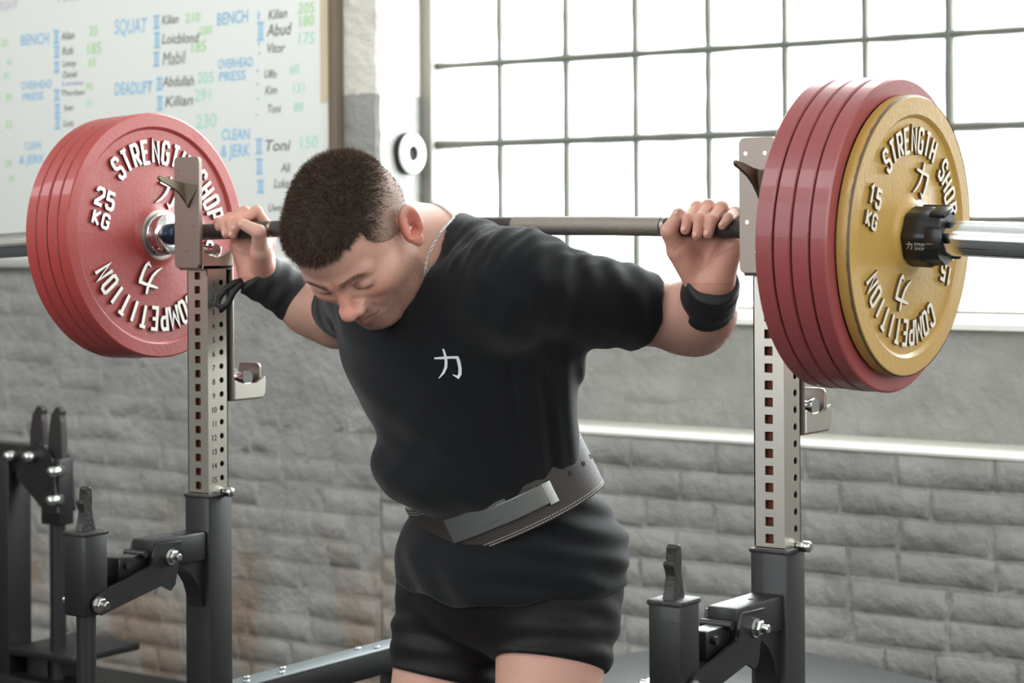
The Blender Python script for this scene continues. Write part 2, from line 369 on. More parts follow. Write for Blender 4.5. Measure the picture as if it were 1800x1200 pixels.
bm = bmesh.new(); tube(bm, [(NX+0.010, FY+0.147, 0.238), (NX+0.012, FY+0.150, 0.255), (NX+0.011, FY+0.154, 0.268)], 0.0025, 8); link('hanging_tab', tomesh(bm, 'hanging_tab'), MT['rubber'], rg, True)

# whiteboard with the records written on it
BY = FY - 0.03
wbd = root('whiteboard', (-2.7, FY, ZB-0.12), 'large whiteboard full of handwritten lifting records on the left wall', 'whiteboard')
box('writing_surface', (-4.4, BY, -0.095), (-1.868, FY, 1.15), MT['board'], wbd, 0.002)
box('bottom_rail', (-4.42, BY-0.014, -0.125), (-1.850, FY, -0.092), MT['alu'], wbd, 0.004)
box('side_strip', (-1.877, BY-0.010, -0.094), (-1.850, FY, 1.17), MT['wood'], wbd, 0.003)
box('tape_strip', (-1.912, BY-0.0022, 0.363), (-1.8775, BY-0.0002, 1.15), MT['tape'], wbd, 0.0)
WORDS = [('WEIGHT', -3.356, 0.724, 0.03, 'p', 0.134), ('MAX WR.', -3.031, 0.73, 0.026, 'p', 0.197), ('25', -3.301, 0.604, 0.024, 'g', 0), ('40', -3.279, 0.54, 0.021, 't', 0), ('80', -3.293, 0.498, 0.021, 't', 0), ('30', -3.286, 0.423, 0.024, 'g', 0), ('55', -3.286, 0.334, 0.026, 'g', 0), ('34', -3.288, 0.207, 0.024, 'g', 0), ('20', -3.271, 0.156, 0.022, 'g', 0), ('BENCH', -3.209, 0.602, 0.035, 'b', 0.135), ('Alian', -3.013, 0.608, 0.026, 'k', 0), ('Rob', -3.011, 0.56, 0.027, 'k', 0), ('Lenny', -3.009, 0.523, 0.022, 'k', 0), ('Daniel', -3.009, 0.487, 0.022, 'k', 0), ('Lorenz', -3.012, 0.461, 0.015, 'v', 0.1), ('Thorben', -3.02, 0.43, 0.018, 'k', 0.11), ('Sven', -3.004, 0.38, 0.02, 'k', 0), ('Luca', -3.008, 0.331, 0.022, 'k', 0), ('35', -2.886, 0.615, 0.031, 'g', 0), ('185', -2.902, 0.558, 0.036, 'g', 0), ('65', -2.89, 0.519, 0.027, 'g', 0), ('95', -2.901, 0.442, 0.024, 'g', 0), ('50', -2.904, 0.391, 0.022, 't', 0), ('OVERHEAD', -3.207, 0.457, 0.026, 'b', 0.147), ('PRESS', -3.202, 0.419, 0.026, 'b', 0.1), ('CLEAN', -3.193, 0.261, 0.024, 'b', 0.08), ('& JERK', -3.218, 0.215, 0.028, 'b', 0.12), ('SQUAT', -2.77, 0.614, 0.048, 'b', 0.144), ('Kilian', -2.561, 0.631, 0.028, 'k', 0), ('Loicblond', -2.562, 0.571, 0.032, 'k', 0.16), ('Mabil', -2.56, 0.504, 0.042, 'k', 0.1), ('Abdullah', -2.558, 0.439, 0.032, 'k', 0.136), ('Kilian', -2.551, 0.376, 0.033, 'k', 0.12), ('210', -2.459, 0.63, 0.03, 'g', 0), ('200', -2.399, 0.59, 0.026, 'g', 0), ('185', -2.442, 0.537, 0.035, 'g', 0), ('205', -2.412, 0.443, 0.035, 't', 0), ('291', -2.424, 0.388, 0.038, 't', 0), ('230', -2.418, 0.304, 0.043, 't', 0), ('DEADLIFT', -2.772, 0.422, 0.039, 'b', 0.169), ('BENCH', -2.327, 0.613, 0.038, 'b', 0.128), ('Kilian', -2.118, 0.618, 0.029, 'k', 0), ('Abud', -2.123, 0.569, 0.037, 'k', 0), ('Vitor', -2.126, 0.52, 0.029, 'k', 0), ('205', -2.001, 0.629, 0.032, 'g', 0), ('180', -2.002, 0.589, 0.032, 'g', 0), ('175', -2.007, 0.539, 0.035, 't', 0), ('OVERHEAD', -2.323, 0.482, 0.029, 'b', 0.142), ('PRESS', -2.321, 0.444, 0.029, 'b', 0.11), ('Ulfo', -2.136, 0.446, 0.025, 'k', 0), ('Kim', -2.132, 0.397, 0.025, 'k', 0), ('Toni', -2.125, 0.342, 0.025, 'k', 0), ('60', -2.034, 0.453, 0.028, 't', 0), ('131', -2.028, 0.397, 0.028, 't', 0), ('88', -2.019, 0.342, 0.027, 't', 0), ('CLEAN', -2.311, 0.267, 0.033, 'b', 0.115), ('& JERK', -2.314, 0.215, 0.038, 'b', 0.12), ('Toni', -2.138, 0.229, 0.034, 'k', 0.1), ('Ali', -2.07, 0.165, 0.027, 'k', 0), ('Luka', -2.1, 0.119, 0.027, 'k', 0), ('150', -2.002, 0.231, 0.037, 't', 0), ('125', -1.994, 0.165, 0.03, 't', 0), ('Uwe', -2.123, 0.048, 0.024, 'k', 0)]
for s, x, z, h, c, wd in WORDS:
    me = textmesh(s, 1.0, 0.22 if c == 'k' else 0.08, 0.0 if 'M' in s or s == 'SQUAT' else 0.010)
    co = np.array([v.co for v in me.vertices]); wdt = np.ptp(co[:, 0]); hh = 0.72
    sx = h/hh if not wd else wd/wdt
    if c == 'k' and not wd: sx = h/hh*0.85
    R = random.uniform(-0.03, 0.05)
    me.transform(Matrix.Translation((x, BY-0.0006, z)) @ Matrix.Rotation(-R, 4, 'Y') @ Matrix(((sx, 0, 0, 0), (0, 0, -1, 0), (0, h/hh, 0, 0), (0, 0, 0, 1))))
    link('writing', me, INK[c], wbd)
for x, a, b in [(-3.042, 0.639, 0.6), (-3.04, 0.589, 0.554), (-3.041, 0.538, 0.507), (-3.041, 0.448, 0.417), (-3.039, 0.402, 0.372), (-3.039, 0.361, 0.325), (-2.588, 0.658, 0.621), (-2.586, 0.606, 0.561), (-2.589, 0.545, 0.504), (-2.577, 0.465, 0.43), (-2.575, 0.407, 0.368), (-2.155, 0.645, 0.62), (-2.153, 0.611, 0.56), (-2.155, 0.554, 0.544), (-2.153, 0.523, 0.516), (-2.161, 0.473, 0.464), (-2.161, 0.432, 0.425), (-2.161, 0.388, 0.381), (-2.166, 0.34, 0.334), (-2.162, 0.264, 0.222), (-2.161, 0.204, 0.162), (-2.157, 0.14, 0.106)]:
    bm = bmesh.new(); wq = 0.009 if a-b > 0.02 else 0.012
    n = 1 if a-b < 0.03 else 2
    for q in range(n):
        xx = x + q*0.011
        vs = [bm.verts.new((px, BY-0.0006, pz)) for px, pz in ((xx-0.003, b), (xx+0.003, b), (xx+0.004, a), (xx-0.002, a))]; bm.faces.new(vs)
    if a-b > 0.03:
        for zq in (a, b):
            vs = [bm.verts.new((px, BY-0.0007, zq+dz)) for px, dz in ((x-0.008, -0.003), (x+0.02, -0.002), (x+0.02, 0.003), (x-0.008, 0.003))]; bm.faces.new(vs)
    link('tally_mark', tomesh(bm, 'tally_mark'), INK['b'], wbd)
# no fitting is built for the added overhead fill
# black padded box behind the lifter
R20 = Matrix.Translation((-0.32, 1.50, 0)) @ Matrix.Rotation(math.radians(-19), 4, 'Z')
bx = root('padded_box', (-0.1, 1.1, 0), 'low black padded box on the floor behind the lifter, near the brick wall', 'box')
box('pad', (0.0, -0.62, -1.01), (1.0, 0.0, -0.95), MT['vinyl'], bx, 0.018, True, R20)
box('body', (0.02, -0.60, zf), (0.98, -0.02, -1.01), MT['rubber'], bx, 0.004, True, R20)
# ------------------------------------------------------------------ block letters for the plates
GL = {'S': [[(1,.76),(1,.88),(.8,1),(.2,1),(0,.88),(0,.62),(.2,.53),(.8,.47),(1,.38),(1,.12),(.8,0),(.2,0),(0,.12),(0,.26)]],
 'T': [[(0,1),(1,1)],[(.5,1),(.5,0)]], 'R': [[(0,0),(0,1),(.8,1),(1,.88),(1,.6),(.8,.48),(0,.48)],[(.5,.48),(1,0)]],
 'E': [[(1,1),(0,1),(0,0),(1,0)],[(0,.52),(.8,.52)]], 'N': [[(0,0),(0,1),(1,0),(1,1)]],
 'G': [[(1,.76),(1,.88),(.8,1),(.2,1),(0,.88),(0,.12),(.2,0),(.8,0),(1,.12),(1,.48),(.55,.48)]],
 'H': [[(0,0),(0,1)],[(1,0),(1,1)],[(0,.5),(1,.5)]], 'O': [[(.2,0),(0,.12),(0,.88),(.2,1),(.8,1),(1,.88),(1,.12),(.8,0),(.2,0)]],
 'P': [[(0,0),(0,1),(.8,1),(1,.88),(1,.58),(.8,.46),(0,.46)]], 'C': [[(1,.74),(1,.88),(.8,1),(.2,1),(0,.88),(0,.12),(.2,0),(.8,0),(1,.12),(1,.26)]],
 'M': [[(0,0),(0,1),(.5,.35),(1,1),(1,0)]], 'I': [[(.5,0),(.5,1)]], 'K': [[(0,0),(0,1)],[(1,1),(.08,.5),(1,0)]],
 '1': [[(.2,.8),(.55,1),(.55,0)]], '2': [[(0,.76),(0,.88),(.2,1),(.8,1),(1,.88),(1,.62),(0,.12),(0,0),(1,0)]],
 '5': [[(1,1),(0,1),(0,.56),(.8,.56),(1,.46),(1,.12),(.8,0),(.2,0),(0,.12),(0,.24)]]}
def strip(poly, wd):
    """thick polyline with mitred joints -> left and right rows of points; wd a number or one width per point"""
    P = [Vector((p[0], p[1])) for p in poly]; n = len(P); W = wd if isinstance(wd, (list, tuple)) else [wd]*n
    closed = (P[0]-P[-1]).length < 1e-6
    L, R = [], []
    for i in range(n):
        a = P[i-1] if i else (P[-2] if closed else None); b = P[i+1] if i < n-1 else (P[1] if closed else None)
        d1 = (P[i]-a).normalized() if a is not None else None; d2 = (b-P[i]).normalized() if b is not None else None
        if d1 is None: d1 = d2
        if d2 is None: d2 = d1
        t = (d1+d2)
        t = t.normalized() if t.length > 1e-4 else d1
        nn = Vector((-t.y, t.x)); k = 1/max(0.5, abs(nn.dot(Vector((-d1.y, d1.x)))))
        L.append(P[i]+nn*W[i]/2*k); R.append(P[i]-nn*W[i]/2*k)
    return L, R
def letter_mesh(strokes, to3d, h0, h1, widths=None):
    """strokes already in metres; to3d(p, h) maps plane + height to space; top white (slot 0), sides dark (slot 1)"""
    bm = bmesh.new()
    for si, (poly, wd) in enumerate(strokes):
        L, R = strip(poly, wd); n = len(L); hh = h1 - 0.00015*si
        top = [(bm.verts.new(to3d(l, hh)), bm.verts.new(to3d(r, hh))) for l, r in zip(L, R)]
        bot = [(bm.verts.new(to3d(l, h0)), bm.verts.new(to3d(r, h0))) for l, r in zip(L, R)]
        for i in range(n-1):
            bm.faces.new((top[i][0], top[i+1][0], top[i+1][1], top[i][1])).material_index = 0
            bm.faces.new((top[i][0], bot[i][0], bot[i+1][0], top[i+1][0])).material_index = 1
            bm.faces.new((top[i][1], top[i+1][1], bot[i+1][1], bot[i][1])).material_index = 1
        for i in (0, n-1): bm.faces.new((top[i][0], top[i][1], bot[i][1], bot[i][0])).material_index = 1
    return tomesh(bm, 'letter')
def scaled(ch, w_, h_, t):
    out = []
    for poly in GL[ch]: out.append(([(t/2+(x)*(w_-t), t/2+y*(h_-t)) for x, y in poly], t))
    return out
POWER = [([(.06,.66),(.30,.675),(.62,.70),(.80,.70),(.80,.62),(.76,.36),(.70,.16),(.62,.06),(.50,.15)], [.05,.08,.08,.09,.10,.085,.085,.08,.03]),
         ([(.46,.97),(.46,.80),(.43,.58),(.36,.38),(.24,.20),(.06,.02)], [.07,.085,.085,.08,.065,.02])]   # the brush character "strength"
def add_plate_text(plate, face_x, rot, num, r0, r1, wl, th, mats, kan, numh, numr):
    def polar(ang):      # local frame at clockwise angle ang (0 = up): origin on the axis
        s, c = math.sin(ang), math.cos(ang)
        return lambda p, h: (face_x+h, p[0]*c + p[1]*s, -p[0]*s + p[1]*c)
    def put(name, me):
        o = link(name, me, None, plate, False, False)
        for m in mats: me.materials.append(m)
        return o
    def arc(text, centre, span):
        n = len(text); step = span/(n-1)
        for i, ch in enumerate(text):
            if ch == ' ': continue
            ang = centre - span/2 + i*step; f = polar(ang)
            w_ = wl*(0.5 if ch == 'I' else 1.2 if ch == 'M' else 1)
            st = [([(x-w_/2, y+r0) for x, y in poly], t) for poly, t in scaled(ch, w_, r1-r0, th)]
            put('letter', letter_mesh(st, f, 0.0, 0.0045))
    R = math.radians
    arc('STRENGTH SHOP', R(rot), R(114)); arc('COMPETITION', R(rot+178), R(96))
    for k in (0, 180):
        f = polar(R(rot+k))
        ks = [([((x-0.45)*kan, (y-0.5)*kan + 0.085) for x, y in p], [q*kan*1.15 for q in wd]) for p, wd in POWER]
        put('brush_character', letter_mesh(ks, f, 0.0, 0.005))
        for j, ch in enumerate(num):
            st = [([(x-numr+(j-1)*(numh*0.62+0.004), y+0.002) for x, y in p], t) for p, t in scaled(ch, numh*0.62, numh, th)]
            put('numeral', letter_mesh(st, f, 0.0, 0.0045))
        for j, ch in enumerate('KG'):
            st = [([(x-numr+(j-1)*(numh*0.55+0.003), y-numh*0.82-0.004) for x, y in p], t) for p, t in scaled(ch, numh*0.55, numh*0.82, th*0.85)]
            put('letter', letter_mesh(st, f, 0.0, 0.0045))

# ------------------------------------------------------------------ barbell (bending under the load) and plates
AB = 0.0446
def zb(x):
    x = abs(x)
    if x < 0.15: return 0.0
    if x < 0.655: return -AB*(x-0.15)**2
    return -AB*0.505**2 - 2*AB*0.505*(x-0.655)
def axis_at(x): return Matrix.Translation((x, 0, ZB+zb(x))) @ Matrix.Rotation(math.asin(0.045)*(1 if x > 0 else -1), 4, 'Y')
bb = root('barbell', (0, 0, ZB), 'long steel barbell across the back of the lifter loaded with red plates', 'barbell')
xs = [-0.66+1.32*i/60 for i in range(61)]
tubeobj('shaft', [(x, 0, zb(x)) for x in xs], 0.0145, MT['knurl'], bb, 20)
for x in (-0.405, 0.405): tubeobj('ring_mark', [(x-0.003, 0, zb(x)), (x+0.003, 0, zb(x))], 0.0147, MT['plate_steel'], bb, 20)
tubeobj('centre_sleeve', [(0.12, 0, 0.0), (0.30, 0, zb(.3)), (0.40, 0, zb(.40))], 0.0150, mat('worn_chalky_steel', rgb(150, 142, 132), 0.5, 0.6, 0.35, 60, 0.4, 600), bb, 20)
for s in (-1, 1):
    Ms = axis_at(s*0.655)
    bm = bmesh.new()
    lathe(bm, [(0.03*s, 0.0), (0.03*s, 0.025), (0.50*s, 0.025), (0.503*s, 0.022), (0.503*s, 0)], 40)
    o = link('sleeve', tomesh(bm, 'sleeve'), MT['chrome'], bb, True, False, 40); o.data.transform(Matrix.Translation((0, 0, -ZB)) @ Ms)
    bm = bmesh.new()
    lathe(bm, [(0.0, 0.0145), (-0.0*s, 0.026), (0.002*s, 0.035), (0.004*s, 0.0375), (0.017*s, 0.0375), (0.019*s, 0.034), (0.021*s, 0.034), (0.023*s, 0.0385), (0.029*s, 0.0385), (0.0298*s, 0.037), (0.0298*s, 0.0)], 48)
    o = link('sleeve_flange', tomesh(bm, 'sleeve_flange'), MT['chrome'], bb, True, False, 40); o.data.transform(Matrix.Translation((0, 0, -ZB)) @ Ms)
    bm = bmesh.new()
    lathe(bm, [(-0.022*s, 0.0145), (-0.022*s, 0.0185), (-0.020*s, 0.020), (0.0*s, 0.020), (0.0, 0.0145)], 32)
    o = link('bushing', tomesh(bm, 'bushing'), mat('blue_black_bushing', rgb(40, 52, 66), 0.3, 0.6), bb, True, False, 40); o.data.transform(Matrix.Translation((0, 0, -ZB)) @ Ms)
def plate_profile(R, T, rim, depth):
    return [(-T, 0.026), (-T, 0.05), (-T+0.004, 0.058), (-T+0.004, rim-0.004), (-T, rim), (-T, R-0.002), (-T+0.002, R), (-0.0022, R), (0, R-0.0028), (0, rim+0.0015), (-0.001, rim), (-depth, rim-0.004), (-depth-0.0008, rim-0.03), (-depth-0.0008, 0.062), (-depth+0.001, 0.054), (-0.001, 0.049), (0, 0.046), (0, 0.026)]
def make_plate(x, R, T, rim, depth, m, label, group, roll):
    bm = bmesh.new(); lathe(bm, plate_profile(R, T, rim, depth), 128)
    # slight casting unevenness
    for v in bm.verts:
        r = math.hypot(v.co.y, v.co.z)
        if r > 0.06: v.co.x += 0.0004*math.sin(3*math.atan2(v.co.y, v.co.z)+roll)
    o = link('weight_plate', tomesh(bm, 'weight_plate'), m, None, True, False, 28)
    o.matrix_world = axis_at(x)
    return tag(o, label, 'weight plate', group)
LF = -0.6852; T25 = 0.027
ll = ['red 25 kg plate nearest the lifter on the left end, white raised lettering', 'second red plate counted outward from the lifter in the left stack',
      'third red plate counted outward from the lifter in the left stack', 'outermost red plate of the left stack, beside the whiteboard writing']
for i in range(4):
    p = make_plate(LF - i*(T25+0.0008), 0.2255 - (0.0006 if i % 2 else 0), T25-0.0016, 0.199, 0.0055, MT['red'], ll[i], 'red plates on the left end of the bar', i)
    if i == 0:
        add_plate_text(p, -0.0062, 19, '25', 0.131, 0.177, 0.0205, 0.0066, [MT['letter'], MT['letter_side']], 0.062, 0.036, 0.142)
        bm = bmesh.new(); lathe(bm, [(-0.004, 0.047), (0.0015, 0.0465), (0.0022, 0.044), (0.0022, 0.039), (-0.002, 0.0385)], 64)
        link('hub_ring', tomesh(bm, 'hub_ring'), MT['plate_steel'], p, True, False, 30)
rl = ['innermost red plate of the right stack, nearest the lifted hand', 'second red plate counted outward in the right stack', 'third red plate counted outward in the right stack',
      'outermost red plate of the right stack, directly behind the yellow plate']
for i in range(4):
    make_plate(0.6852 + T25 + i*(T25+0.0006), 0.2255 - (0.0006 if i % 2 else 0), T25-0.0016, 0.199, 0.0055, MT['redrim'], rl[i], 'red plates on the right end of the bar', i+4)
yx = 0.6852 + 4*(T25+0.0006) + 0.0215
yp = make_plate(yx, 0.2005, 0.0212, 0.172, 0.005, MT['yellow'], 'yellow 15 kg plate with worn white lettering, outermost on the right end', None, 2)
MT['yside'] = mat('dark_yellow_letter_side', rgb(96, 72, 40), 0.6)
add_plate_text(yp, -0.0057, 17, '15', 0.118, 0.157, 0.0185, 0.0056, [MT['letter_worn'], MT['yside']], 0.054, 0.030, 0.131)
bm = bmesh.new(); lathe(bm, [(-0.0212, 0.1975), (-0.021, 0.2008), (-0.016, 0.2012), (-0.015, 0.2006)], 128); 
# worn dark edge where the paint is chipped off the rim
bm2 = bmesh.new(); bm.free()
rw = random.Random(3); seg = 180
va = []
for k in range(seg):
    a = 2*math.pi*k/seg; w1_ = 0.0004 + 0.0016*rw.random()**2
    va.append([bm2.verts.new((-0.0022-0.0012-w1_, 0.2007*math.cos(a), 0.2007*math.sin(a))), bm2.verts.new((-0.0018, 0.2006*math.cos(a), 0.2006*math.sin(a))), bm2.verts.new((-0.0002, 0.1992*math.cos(a), 0.1992*math.sin(a)))])
for k in range(seg):
    A, B = va[k], va[(k+1) % seg]
    bm2.faces.new((A[0], A[1], B[1], B[0])); bm2.faces.new((A[1], A[2], B[2], B[1]))
link('worn_edge', tomesh(bm2, 'worn_edge'), mat('chipped_edge_iron', rgb(100, 82, 62), 0.5, 0.2, 0.35, 90), yp, True, False)
# black locking collar
cx = yx + 0.0005
cl = root('barbell_collar', (0, 0, 0), 'black plastic locking collar pushed against the yellow plate on the chrome sleeve', 'collar'); cl.matrix_world = axis_at(cx)
bm = bmesh.new(); lathe(bm, [(0, 0.0255), (0, 0.040), (0.003, 0.042), (0.030, 0.042), (0.034, 0.039), (0.046, 0.0385), (0.052, 0.037), (0.052, 0.0255)], 56)
for v in bm.verts:
    r = math.hypot(v.co.y, v.co.z)
    if r > 0.03:
        a = math.atan2(v.co.z, v.co.y); k = 1 + 0.028*max(-1, min(1, 2.2*math.cos(8*a)))
        v.co.y *= k; v.co.z *= k
link('ring_body', tomesh(bm, 'ring_body'), MT['plastic'], cl, True, False, 40)
for a0 in (0.35, 1.6, 4.3):
    bm = bmesh.new(); bbox(bm, (0.034, -0.016, 0.034), (0.060, 0.016, 0.043), 0.004, 2, Matrix.Rotation(a0, 4, 'X')); link('locking_lug', tomesh(bm, 'locking_lug'), MT['plastic'], cl, True, False, 40)
bm = bmesh.new(); bbox(bm, (0.006, -0.012, 0.0405), (0.050, 0.012, 0.0475), 0.004, 2, Matrix.Rotation(-0.5, 4, 'X')); link('lever', tomesh(bm, 'lever'), MT['plastic'], cl, True, False, 40)
MT['print'] = mat('light_grey_print', rgb(170, 170, 170), 0.6)
def onface(me, phi, x0, r, sc):      # wrap a flat text around the collar so that it reads from the lifter's front
    for v in me.vertices:
        a = phi + v.co.y*sc/r; v.co = Vector((x0 + v.co.x*sc, -r*math.cos(a), r*math.sin(a)))
ks = [([((x)*0.012, (y)*0.012) for x, y in p], [q*0.012*1.2 for q in wd]) for p, wd in POWER]
me = letter_mesh(ks, lambda p, h: (p[0], p[1], 0), 0, 0); onface(me, -0.42, 0.008, 0.0436, 1.0); link('print', me, MT['print'], cl, False, False)
for i, (tx, rr_) in enumerate((('STRENGTH', 0.0), ('SHOP', -0.14))):
    me = textmesh(tx, 0.006, 0, 0.0001); onface(me, -0.28+rr_, 0.021, 0.0437, 1.0); link('print', me, MT['print'], cl, False, False)

# ------------------------------------------------------------------ the squat rack
rk = root('squat_rack', (0.0, -0.015, 0), 'steel squat rack with two brushed uprights in black sleeves, either side of the lifter', 'rack')
HP = 0.025
def holed_face(lo, hi, z0, pitch, n, hole, round_, place, off=0.0):
    """a flat strip lo..hi wide from z0 downwards with n real holes; place(u, z, d) -> xyz"""
    bm = bmesh.new(); cmid = (lo+hi)/2+off; h = hole/2; m = 4
    def V(u, z): return bm.verts.new(place(u, z, 0))
    zt = z0
    for k in range(n):
        zc_ = z0 - pitch*(k+0.5); t, b = zc_+pitch/2, zc_-pitch/2
        for a, c in ((lo, cmid-pitch/2*0.9), (cmid+pitch/2*0.9, hi)):
            bm.faces.new((V(a, b), V(c, b), V(c, t), V(a, t)))
        sq = []; N_ = 16
        for q in range(N_):
            an = 2*math.pi*(q+0.5)/N_ ; c, s = math.cos(an), math.sin(an); e = max(abs(c), abs(s))
            ou = (cmid + c/e*pitch/2*0.9, zc_ + s/e*pitch/2)
            inn = (cmid + c*h, zc_ + s*h) if round_ else (cmid + c/e*h, zc_ + s/e*h)
            sq.append((ou, inn))
        # exact square corners
        if not round_ or True:
            for ci, (sx, sy) in enumerate(((1, 1), (-1, 1), (-1, -1), (1, -1))):
                q = 2+4*ci
                pass
        vo = [V(*o_) for o_, _ in sq]; vi = [V(*i_) for _, i_ in sq]; vd = [bm.verts.new(place(i_[0], i_[1], 0.003)) for _, i_ in sq]
        for q in range(N_):
            r = (q+1) % N_
            bm.faces.new((vo[q], vo[r], vi[r], vi[q])); bm.faces.new((vi[q], vi[r], vd[r], vd[q]))
        for ci, (sx, sy) in enumerate(((1, 1), (-1, 1), (-1, -1), (1, -1))):
            q = 1+4*ci; bm.faces.new((vo[q], V(cmid+sx*pitch/2*0.9, zc_+sy*pitch/2), vo[q+1]))
            if not round_: bm.faces.new((vi[q], vi[q+1], V(cmid+sx*h, zc_+sy*h)))  # tiny corner of the square
    bmesh.ops.remove_doubles(bm, verts=bm.verts, dist=1e-5)
    return bm
def make_stand(x, numbers):
    y = -0.015; h = 0.025; P = rk
    up_ = link('upright', (lambda bm: (bbox(bm, (x-h, y+h-0.002, -0.56), (x+h, y+h, -0.073)), bbox(bm, (x-h, y-h, -0.56), (x-h+0.002, y+h, -0.073)), bbox(bm, (x-h, y-h, -0.56), (x+h, y-h+0.0015, -0.4755)), bbox(bm, (x-h, y-h, -0.56), (x+h, y+h, -0.4765)), tomesh(bm, 'upright'))[-1])(bmesh.new()), MT['steel'], P)
    z0 = -0.0735 ; n = 16
    bm = holed_face(x-h, x+h, z0, HP, n, 0.0135, False, lambda u, z, d: (u, y-h+d, z)); link('hole_face', tomesh(bm, 'hole_face'), MT['steel'], up_)
    bm = holed_face(y-h, y+h, z0-0.0125, HP, n, 0.0105, True, lambda u, z, d: (x+h-d, u, z), 0.0095); link('hole_face', tomesh(bm, 'hole_face'), MT['steel'], up_)
    box('cap_strip', (x+h-0.002, y-h, z0-0.0125), (x+h, y+h, z0), MT['steel'], up_, 0)
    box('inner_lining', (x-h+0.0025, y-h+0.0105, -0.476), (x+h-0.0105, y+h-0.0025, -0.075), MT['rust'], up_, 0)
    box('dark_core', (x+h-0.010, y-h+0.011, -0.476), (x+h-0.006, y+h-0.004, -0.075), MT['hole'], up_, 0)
    if numbers:
        for k in range(16):
            me = textmesh(str(k+1), 0.0145, 0.0, 0.0002); co = np.array([v.co for v in me.vertices]); wd = co[:, 0].max()
            me.transform(Matrix.Translation((x+h+0.0003, y-0.0105-wd/2, z0-0.0125-HP*(k+0.5)-0.0052-0.002)) @ Matrix(((0, 0, 1, 0), (1, 0, 0, 0), (0, 1, 0, 0), (0, 0, 0, 1))))
            link('number', me, MT['numeral'], up_)
    # black outer sleeve
    S = 0.030
    sl = box('outer_sleeve', (x-S, y-S, zf+0.06), (x+S, y+S, -0.477), MT['black_metal'], P, 0.004)
    box('weld_lip', (x-S-0.002, y-S-0.002, -0.483), (x+S+0.002, y+S+0.002, -0.476), MT['bolt_black'], sl, 0.003)
    tubeobj('locking_pin', [(x-S-0.010, y+0.012, -0.474), (x+S+0.016, y+0.012, -0.474)], 0.0055, MT['zinc'], sl, 12)
    bm = bmesh.new(); lathe(bm, [(0, 0), (0, 0.0085), (0.012, 0.0085), (0.014, 0.006), (0.014, 0)], 8, (x+S+0.004, y+0.012, -0.474)); link('pin_head', tomesh(bm, 'pin_head'), MT['zinc'], sl, True)
    # bar saddle: tall plate in front, roller, rounded lip
    def rr(lo, hi, z_lo, z_hi, r):
        pts = []
        for cxx, czz, a0 in ((hi-r, z_hi-r, 0), (lo+r, z_hi-r, 90), (lo+r, z_lo+r, 180), (hi-r, z_lo+r, 270)):
            for q in range(5): a = math.radians(a0+22.5*q); pts.append((cxx+r*math.cos(a), czz+r*math.sin(a)))
        return pts
    fp = prismobj('bar_saddle', rr(x-0.036, x+0.026, -0.072, 0.1265, 0.009), 1, y-h-0.0215, y-h-0.012, MT['plate_steel'], P, 0.0012)
    # floor of the saddle with concave side cheeks
    ck = [(y-h-0.012, -0.074)] + [(y-h-0.012, -0.040)] + [(y-h-0.012+0.075*t, -0.040-0.014*math.sin(math.pi*t)) for t in (0.15, 0.3, 0.5, 0.7, 0.85)] + [(y+h+0.013, -0.038), (y+h+0.018, -0.044), (y+h+0.018, -0.070), (y+h+0.012, -0.074)]
    for xa in (x-0.034, x+0.018): prismobj('cheek', ck, 0, xa, xa+0.007, MT['brass'] if False else MT['steel'], fp, 0.001)
    box('saddle_floor', (x-0.034, y-h-0.012, -0.076), (x+0.025, y+h+0.016, -0.066), MT['plate_steel'], fp, 0.002)
    bm = bmesh.new(); lathe(bm, [(-0.024, 0), (-0.024, 0.011), (-0.012, 0.0085), (0, 0.008), (0.012, 0.0085), (0.017, 0.011), (0.017, 0)], 28, (x-0.003, y+0.010, -0.0405)); link('roller', tomesh(bm, 'roller'), MT['chrome'], fp, True, True, 40)
    # pointed guide horn welded to the plate
    yF = y-h-0.0215
    horn = [(yF, 0.079), (yF, 0.036), (yF-0.006, 0.047), (yF-0.018, 0.059), (yF-0.034, 0.069), (yF-0.052, 0.077), (yF-0.070, 0.083), (yF-0.074, 0.088), (yF-0.071, 0.092), (yF-0.05, 0.088), (yF-0.025, 0.082)]
    prismobj('guide_horn', horn, 0, x-0.004, x+0.002, MT['brass'], fp, 0.0008)
    bm = bmesh.new(); a = [bm.verts.new(p) for p in ((x+0.002, yF-0.012, 0.078), (x+0.026, yF+0.0005, 0.076), (x+0.002, yF-0.006, 0.038), (x+0.002, yF+0.001, 0.034), (x+0.002, yF+0.001, 0.08))]
    bm.faces.new((a[0], a[2], a[1])); bm.faces.new((a[2], a[3], a[1])); bm.faces.new((a[0], a[1], a[4])); bm.faces.new((a[0], a[4], a[3], a[2])); bm.faces.new((a[4], a[1], a[3])); link('guide_wedge', tomesh(bm, 'guide_wedge'), MT['brass'], fp)
    for dx, dz in ((-0.024, 0.1035), (0.008, 0.1035), (-0.022, 0.003), (0.010, 0.003), (-0.006, -0.040)):  # light metal discs stand in for bright through-holes in the plate
        bm = bmesh.new(); rings = []
        tube(bm, [(x+dx, yF-0.0006, dz), (x+dx, yF+0.002, dz)], 0.0032, 12); link('hole_disc', tomesh(bm, 'hole_disc'), MT['zinc'], fp, True, True, 40)
    # lower catch hanging behind the upright
    hk = box('rear_catch', (x-0.030, y+h+0.012, -0.314), (x+0.024, y+h+0.019, -0.066), MT['plate_steel'], P, 0.0015)
    box('gap_shade_fill', (x-0.022, y+h, -0.314), (x+0.018, y+h+0.012, -0.076), MT['hole'], hk, 0.001)  # dark block put in for the shaded gap behind the upright
    yb = y+h+0.019
